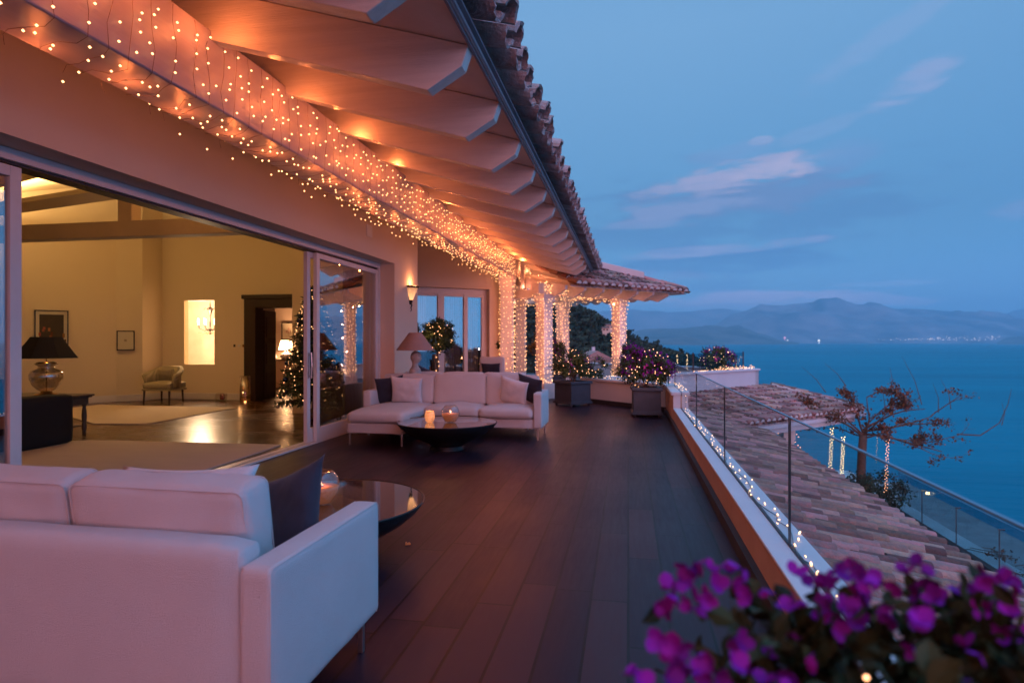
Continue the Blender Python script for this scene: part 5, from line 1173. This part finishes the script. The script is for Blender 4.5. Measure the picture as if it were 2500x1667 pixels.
# inner face of the beam too, seen in the window reflections
pts = []; y = 3
while y < 15.3:
    for k in range(6): pts.append((-3.222, y+rr.uniform(-.04,.04), 3.02+.42*(k+rr.random())/6))
    y += .12
string_mesh('string_lights', 'curtain of lights on the house side of the long eave beam', [], pts, .009)
def wrap_box(x0, x1, y0, y1, z0, z1, turns, per, seed, sx=.014):
    rr = random.Random(seed); w = []; pts = []; L4 = 2*((x1-x0)+(y1-y0)); n = turns*per
    def pt(s, z, o):
        s = (s % 1)*L4; a, c = x1-x0, y1-y0
        if s < a: return (x0+s, y0-o, z)
        s -= a
        if s < c: return (x1+o, y0+s, z)
        s -= c
        if s < a: return (x1-s, y1+o, z)
        s -= a; return (x0-o, y1-s, z)
    for i in range(turns*16): s = i/16; w.append(pt(s, z0+(z1-z0)*i/(turns*16), .006))
    for i in range(n): s = i/per+rr.uniform(-.02,.02); pts.append(pt(s, z0+(z1-z0)*i/n+rr.uniform(-.03,.03), sx))
    return w, pts
w, p = wrap_box(-3.14,-2.81,15.11,15.44,.6,2.98,19,13,1); w = [w]
string_thing('string_lights', 'string lights wound round the first brick column by the back wall', w, p, BM_MID, .0095, 100, wm=M['wire_pale'])
w, p = wrap_box(-3.06,-2.785,16.73,17.07,.6,3.0,19,13,2); string_thing('string_lights', 'string lights wound round the column just behind the first brick column', [w], p, BM_MID, .009, 100, wm=M['wire_pale'])
def wrap_rot(label, c, w_, z0, z1, turns, per, seed, rb, base=True):
    rr = random.Random(seed); pts = []; wr = []; h = w_/2
    def pt(s, z, o):
        s = (s % 1)*4; k = int(s); f = s-k; e = 0 if z < z1-.36 else .05*(z-(z1-.36))/.36+.01; q = h+o+e
        a = [(-q,-q),(q,-q),(q,q),(-q,q),(-q,-q)]; x = a[k][0]+(a[k+1][0]-a[k][0])*f; y = a[k][1]+(a[k+1][1]-a[k][1])*f
        ca_, sa_ = math.cos(AN), math.sin(AN); return (c[0]+x*ca_-y*sa_, c[1]+x*sa_+y*ca_, z)
    for i in range(turns*12): wr.append(pt(i/12, z0+(z1-z0)*i/(turns*12), .006))
    n = turns*per
    for i in range(n): pts.append(pt(i/per+rr.uniform(-.03,.03), z0+(z1-z0)*i/n+rr.uniform(-.03,.03), .014))
    if base:
        for i in range(34): pts.append(pt(rr.random(), z0+rr.uniform(0,.12), .03))
    return string_mesh('string_lights', label, [wr], pts, rb)
wrap_rot('string lights wound round the left pavilion column behind the sofa', cols['c2'], .29, .40, 2.54, 21, 12, 3, .0098)
wrap_rot('string lights wound round the right pavilion column by the magenta bush', cols['c4'], .28, .45, 2.58, 21, 12, 4, .0108)
wrap_rot('string lights wound round the middle pavilion column, the furthest back', cols['c3'], .28, .40, 2.58, 20, 11, 5, .0115)
# pavilion beams
pts = []
for k in range(150): t_ = rr.random(); p = (c2-U*.1).lerp(c4+U*.1, t_); pts.append((p.x+.10, p.y-.11, 2.57+rr.random()*.24))
string_mesh('string_lights', 'lights along the front pavilion beam between its columns', [], pts, .0095)
pts = []
for k in range(260): t_ = rr.random(); p = c4.lerp(c4+Wv*4.5, t_); pts.append((p.x-.10, p.y-.12, 2.50+rr.random()*.3))
string_mesh('string_lights', 'lights along the rear pavilion beam seen under the roof', [], pts, .010)
pts = []
for k in range(210): t_ = rr.random(); pts.append((-2.785-.35*rr.random()*(rr.random() < .4), 15.9+2.0*t_, 2.98+.5*rr.random()))
for k in range(110): pts.append((-2.0+rr.uniform(-.25,.2), 15.2+rr.uniform(-.2,.3), 2.6+.28*rr.random()))
string_mesh('string_lights', 'dense bright cluster of lights where the eave beam meets the pavilion', [[(-2.67,15.74,3.3),(-2.66,15.72,3.0),(-2.7,15.7,2.8)]], pts, .010)
# parapet lights: loose string lying outside the glass
pts = []; w = []; y = .9
while y < 10.6:
    x = .90+.05*math.sin(y*5.1)*rr.uniform(.2,1)+rr.uniform(-.01,.02); w.append((x,y,.296)); 
    if rr.random() < .85: pts.append((min(.968,x+rr.uniform(-.02,.05)), y, .303))
    if rr.random() < .3: pts.append((.885, y+.03, .303))
    y += .105+.05*rr.random()
w2 = [(.93,10.68,.31),(.93,10.66,.45),(.93,10.72,.57)]; y = 10.8
pts += [(.94,10.65,.40),(.935,10.66,.50)]
while y < 12.7: w2.append((.93+rr.uniform(-.03,.03),y,.575)); pts.append((.93+rr.uniform(-.05,.05),y,.58)); y += .09
for k in range(30): p = Vector((.80,12.78)).lerp(Vector((-.85,14.45)), k/29); pts.append((p.x+rr.uniform(-.02,.04), p.y+rr.uniform(0,.08), .58)); w2.append((p.x,p.y+.03,.575))
string_thing('string_lights', 'fallen string lights lying on the parapet outside the glass', [w+w2], pts, BM_NEAR, .009, 100, wr=.0035, wm=M['steelpost'])
pts = []
for k in range(120): t_ = rr.uniform(.3,7.7); q = A0+U*t_+Wv*rr.uniform(.0,.16); pts.append((q.x,q.y,.575+rr.random()*.05*(t_ > 5)))
for k in range(50): q = A0+U*rr.uniform(5.6,7.6)+Wv*rr.uniform(0,.16); pts.append((q.x,q.y,.575+rr.random()*.10))
string_mesh('string_lights', 'string lights heaped along the top of the far white parapet', [], pts, .0095)
pts = []
for k in range(40): q = A0+U*(3.65+.06*rr.random()+.45*(k % 2))+Wv*.15; pts.append((q.x, q.y, .6+.44*rr.random()))
for k in range(10): q = A0+U*rr.uniform(6.2,7.2)+Wv*.15; pts.append((q.x, q.y, .62+.36*rr.random()))
string_mesh('string_lights', 'two vertical strips of lights on the far glass panel by the domed bush', [], pts, .009)
pts = [at(px, 17+(px > 1800), py=py) for px, py in ((1787,995),(1797,1002),(1802,1006),(1807,1012),(1816,996),(1817,1006),(1814,1012),(1830,997),(1834,1003),(1827,1015),(1833,1022),(1838,1027),(1836,1040))]
string_mesh('string_lights', 'few amber bulbs tied round the loggia columns under its gutter', [pts[:4], pts[4:]], pts, .0145, m=BULBW)
lights_root = thing('eave_light_glow', '', ''); COL.objects.unlink(lights_root); bpy.data.objects.remove(lights_root)
sroot = [o for o in bpy.data.objects if o.get('label', '').startswith('icicle')][0]
POW = 2.5; y = -3.4; rr = random.Random(99)
while y < 15.4:
    f = 1.0 if y > 3 else .85
    lamp('beam_glow', (-2.54-.08*rr.random(),y,3.30+.14*rr.random()), POW*(1.3 if y > 4.5 else 1.35), (1,.215,.052), .012, sroot)
    lamp('beam_glow', (-2.86-.32*rr.random(),y+.25,2.90), POW*.62*f, (1,.215,.052), .012, sroot)
    y += .5
for z in (.8,1.2,1.6,2.0,2.4,2.8): lamp('column_glow', (-3.1+.25*rr.random(),14.85,z), 1.2, (1,.33,.18), .012, sroot); lamp('column_glow', (-2.62,15.5+.5*rr.random(),z), 1.3, (1,.30,.17), .012, sroot)
for k in range(5): lamp('column_glow', (-2.6+.2*rr.random(),15.9+.4*k,3.0+.3*rr.random()), 3.0, (1,.27,.10), .012, sroot)
for k, c in cols.items():
    for z in (.7,1.1,1.5,1.9,2.3): lamp('column_glow', (c[0]-.15+.3*rr.random(),c[1]-.40,z), 1.9, (1,.36,.23), .012, sroot)
for k in range(4): lamp('column_glow', (-1.75+.45*k,15.75+.55*k,2.42), 2.4, (1,.27,.10), .012, sroot)
for (x,y,z,p_) in ((-1.2,13.2,.9,1.2),(.25,11.45,.9,1.3),(2.5,19.0,.9,2.5),(-4.2,13.0,1.5,2),(.93,11.7,.75,.8)): lamp('bush_glow', (x,y,z), p_, (1,.40,.18), .02, sroot)

# ================================================================== SKY
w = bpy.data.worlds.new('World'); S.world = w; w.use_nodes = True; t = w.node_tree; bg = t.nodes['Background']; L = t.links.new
def mth(op, a, b=None, c=None):
    n = node(t, 'ShaderNodeMath', operation=op)
    for i, x in enumerate((a, b, c)):
        if x is None: continue
        if isinstance(x, (int, float)): n.inputs[i].default_value = x
        else: L(x, n.inputs[i])
    return n.outputs[0]
tc = node(t, 'ShaderNodeTexCoord'); sp = node(t, 'ShaderNodeSeparateXYZ'); L(tc.outputs['Generated'], sp.inputs[0])
el = mth('ARCTAN2', sp.outputs[2], mth('SQRT', mth('ADD', mth('MULTIPLY', sp.outputs[0], sp.outputs[0]), mth('MULTIPLY', sp.outputs[1], sp.outputs[1]))))
az = mth('ARCTAN2', sp.outputs[0], sp.outputs[1])
def lin(r, g, b): return tuple((x/255/12.92 if x/255 <= .04045 else ((x/255+.055)/1.055)**2.4) for x in (r,g,b)) + (1,)
cr = node(t, 'ShaderNodeValToRGB'); e = cr.color_ramp.elements
e[0].position = 0; e[0].color = lin(112,148,188); e[1].position = 1; e[1].color = lin(116,165,214)
for p, c in ((.04,lin(108,150,192)),(.12,lin(102,154,198)),(.25,lin(108,162,208)),(.45,lin(122,170,214)),(.7,lin(114,164,212))): k = e.new(p); k.color = c
L(mth('DIVIDE', el, 1.0), cr.inputs[0])
# cooler and deeper toward the right (east), and behind
mr = node(t, 'ShaderNodeMapRange'); mr.inputs[1].default_value = 0.05; mr.inputs[2].default_value = .62; L(az, mr.inputs[0])
m1 = node(t, 'ShaderNodeMix', data_type='RGBA', blend_type='MULTIPLY'); L(mr.outputs[0], m1.inputs[0]); L(cr.outputs[0], m1.inputs[6]); m1.inputs[7].default_value = (.86,.91,.94,1)
cv = node(t, 'ShaderNodeCombineXYZ'); L(mth('MULTIPLY', az, 5.0), cv.inputs[0]); L(mth('MULTIPLY', el, 22.0), cv.inputs[1])
ns = node(t, 'ShaderNodeTexNoise'); ns.inputs['Scale'].default_value = 1.9; ns.inputs['Detail'].default_value = 8; ns.inputs['Roughness'].default_value = .58; ns.inputs['Distortion'].default_value = .35; L(cv.outputs[0], ns.inputs['Vector'])
nz = mth('SUBTRACT', ns.outputs[0], .5)
def dirpix(px, py): a = math.atan((px-1176)/1430)-rad(10.576); return a, math.atan((784-py)/math.hypot(1430, px-1176))
base = m1.outputs[2]
clouds = [ # px, py, half w, half h, tilt, colour, strength
 (1700,480,330,95,.03,lin(92,136,186),.75), (1690,455,250,48,.06,lin(118,144,190),.9), (1700,402,185,30,.11,lin(176,174,208),1.0), (1780,392,95,22,.10,lin(188,182,212),.9), (1560,478,150,18,.02,lin(146,162,204),.8), (1490,515,110,11,0,lin(148,164,206),.6),
 (1570,602,300,34,.02,lin(84,128,180),.9), (1570,580,260,13,.05,lin(150,164,206),.9), (1740,690,250,20,.01,lin(160,160,200),.95), (1560,655,170,16,.0,lin(92,134,184),.7), (1600,712,200,14,0,lin(110,144,190),.7), (1860,676,150,10,0,lin(158,162,202),.7), (2110,690,70,9,0,lin(152,160,202),.7), (2010,652,130,6,0,lin(140,162,204),.5),
 (2098,184,72,30,.25,lin(150,170,212),.95), (2040,80,125,26,.42,lin(132,168,212),.8), (1750,323,26,9,0,lin(164,176,214),.8), (1870,300,70,18,.2,lin(130,166,210),.7), (2335,482,50,18,.1,lin(126,156,200),.8), (1930,360,70,34,0,lin(122,158,206),.6), (1430,560,170,30,0,lin(94,140,190),.6), (1420,640,200,20,0,lin(120,146,192),.8), (1690,350,90,20,.1,lin(130,160,206),.5)]
for (px,py,hw,hh,tilt,c,st) in clouds:
    a0, e0_ = dirpix(px, py); da = mth('SUBTRACT', az, a0); de = mth('SUBTRACT', mth('SUBTRACT', el, e0_), mth('MULTIPLY', da, tilt))
    q = mth('ADD', mth('POWER', mth('DIVIDE', da, hw/1430), 2), mth('POWER', mth('DIVIDE', de, hh/1430), 2))
    v = mth('ADD', mth('SUBTRACT', 1, q), mth('MULTIPLY', nz, 5.2))
    mr = node(t, 'ShaderNodeMapRange', interpolation_type='SMOOTHSTEP'); mr.inputs[1].default_value = -.35; mr.inputs[2].default_value = .85; mr.inputs[4].default_value = st*.85; L(v, mr.inputs[0])
    mx = node(t, 'ShaderNodeMix', data_type='RGBA'); L(mr.outputs[0], mx.inputs[0]); L(base, mx.inputs[6]); mx.inputs[7].default_value = c; base = mx.outputs[2]
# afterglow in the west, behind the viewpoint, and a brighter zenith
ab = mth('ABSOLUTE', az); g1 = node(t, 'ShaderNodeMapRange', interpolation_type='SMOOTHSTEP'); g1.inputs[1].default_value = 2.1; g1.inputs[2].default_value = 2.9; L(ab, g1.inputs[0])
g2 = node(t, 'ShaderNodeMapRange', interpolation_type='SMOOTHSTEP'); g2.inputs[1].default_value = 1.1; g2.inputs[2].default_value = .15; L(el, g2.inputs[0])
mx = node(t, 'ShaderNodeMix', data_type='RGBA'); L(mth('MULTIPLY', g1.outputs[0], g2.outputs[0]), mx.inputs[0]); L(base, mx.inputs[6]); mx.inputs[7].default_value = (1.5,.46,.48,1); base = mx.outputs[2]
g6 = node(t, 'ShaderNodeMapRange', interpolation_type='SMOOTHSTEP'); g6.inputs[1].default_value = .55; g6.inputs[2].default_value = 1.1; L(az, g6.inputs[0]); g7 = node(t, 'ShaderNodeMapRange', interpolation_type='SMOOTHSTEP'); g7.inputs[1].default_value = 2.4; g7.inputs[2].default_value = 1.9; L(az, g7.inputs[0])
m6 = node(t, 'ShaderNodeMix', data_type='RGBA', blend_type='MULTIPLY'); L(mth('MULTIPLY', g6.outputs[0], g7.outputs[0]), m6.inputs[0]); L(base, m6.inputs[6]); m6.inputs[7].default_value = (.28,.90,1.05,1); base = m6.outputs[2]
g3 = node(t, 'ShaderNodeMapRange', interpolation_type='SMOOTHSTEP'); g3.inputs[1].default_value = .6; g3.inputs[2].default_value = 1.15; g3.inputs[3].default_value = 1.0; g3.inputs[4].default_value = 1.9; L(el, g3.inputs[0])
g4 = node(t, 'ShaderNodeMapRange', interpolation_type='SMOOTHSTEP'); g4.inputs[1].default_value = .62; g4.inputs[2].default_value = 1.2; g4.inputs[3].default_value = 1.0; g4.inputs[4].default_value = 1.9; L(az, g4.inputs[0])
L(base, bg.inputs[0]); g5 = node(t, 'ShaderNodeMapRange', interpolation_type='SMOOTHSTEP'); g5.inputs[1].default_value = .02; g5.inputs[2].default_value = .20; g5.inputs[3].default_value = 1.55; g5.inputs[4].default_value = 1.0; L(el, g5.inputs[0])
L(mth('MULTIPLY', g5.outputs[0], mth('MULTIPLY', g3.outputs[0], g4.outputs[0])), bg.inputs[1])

# air: haze box round the scene
HZ = True
if HZ:
    m = bpy.data.materials.new('haze'); tt = nt(m); tt.nodes.remove(tt.nodes['Principled BSDF']); pv = node(tt, 'ShaderNodeVolumePrincipled')
    pv.inputs['Color'].default_value = (.62,.83,.98,1); pv.inputs['Density'].default_value = 7e-5; pv.inputs['Anisotropy'].default_value = .6; tt.links.new(pv.outputs[0], tt.nodes['Material Output'].inputs['Volume'])
    mb = MB(); mb.box(-9500,22500,-2000,26000,-45,1350); hz = mb.build('haze', m); stuff(hz)

S.view_settings.view_transform = 'Standard'; S.view_settings.look = 'None'; S.view_settings.exposure = 0; S.view_settings.gamma = 1
cy = S.cycles; cy.use_denoising = True
try: cy.denoiser = 'OPENIMAGEDENOISE'; cy.denoising_prefilter = 'ACCURATE'
except Exception: pass
cy.use_adaptive_sampling = True; cy.adaptive_threshold = .02; cy.max_bounces = 7; cy.diffuse_bounces = 3; cy.glossy_bounces = 4; cy.transmission_bounces = 8; cy.transparent_max_bounces = 16; cy.volume_bounces = 2
cy.sample_clamp_indirect = 3; cy.sample_clamp_direct = 0; cy.caustics_reflective = False; cy.caustics_refractive = False; cy.use_light_tree = True; cy.blur_glossy = .5
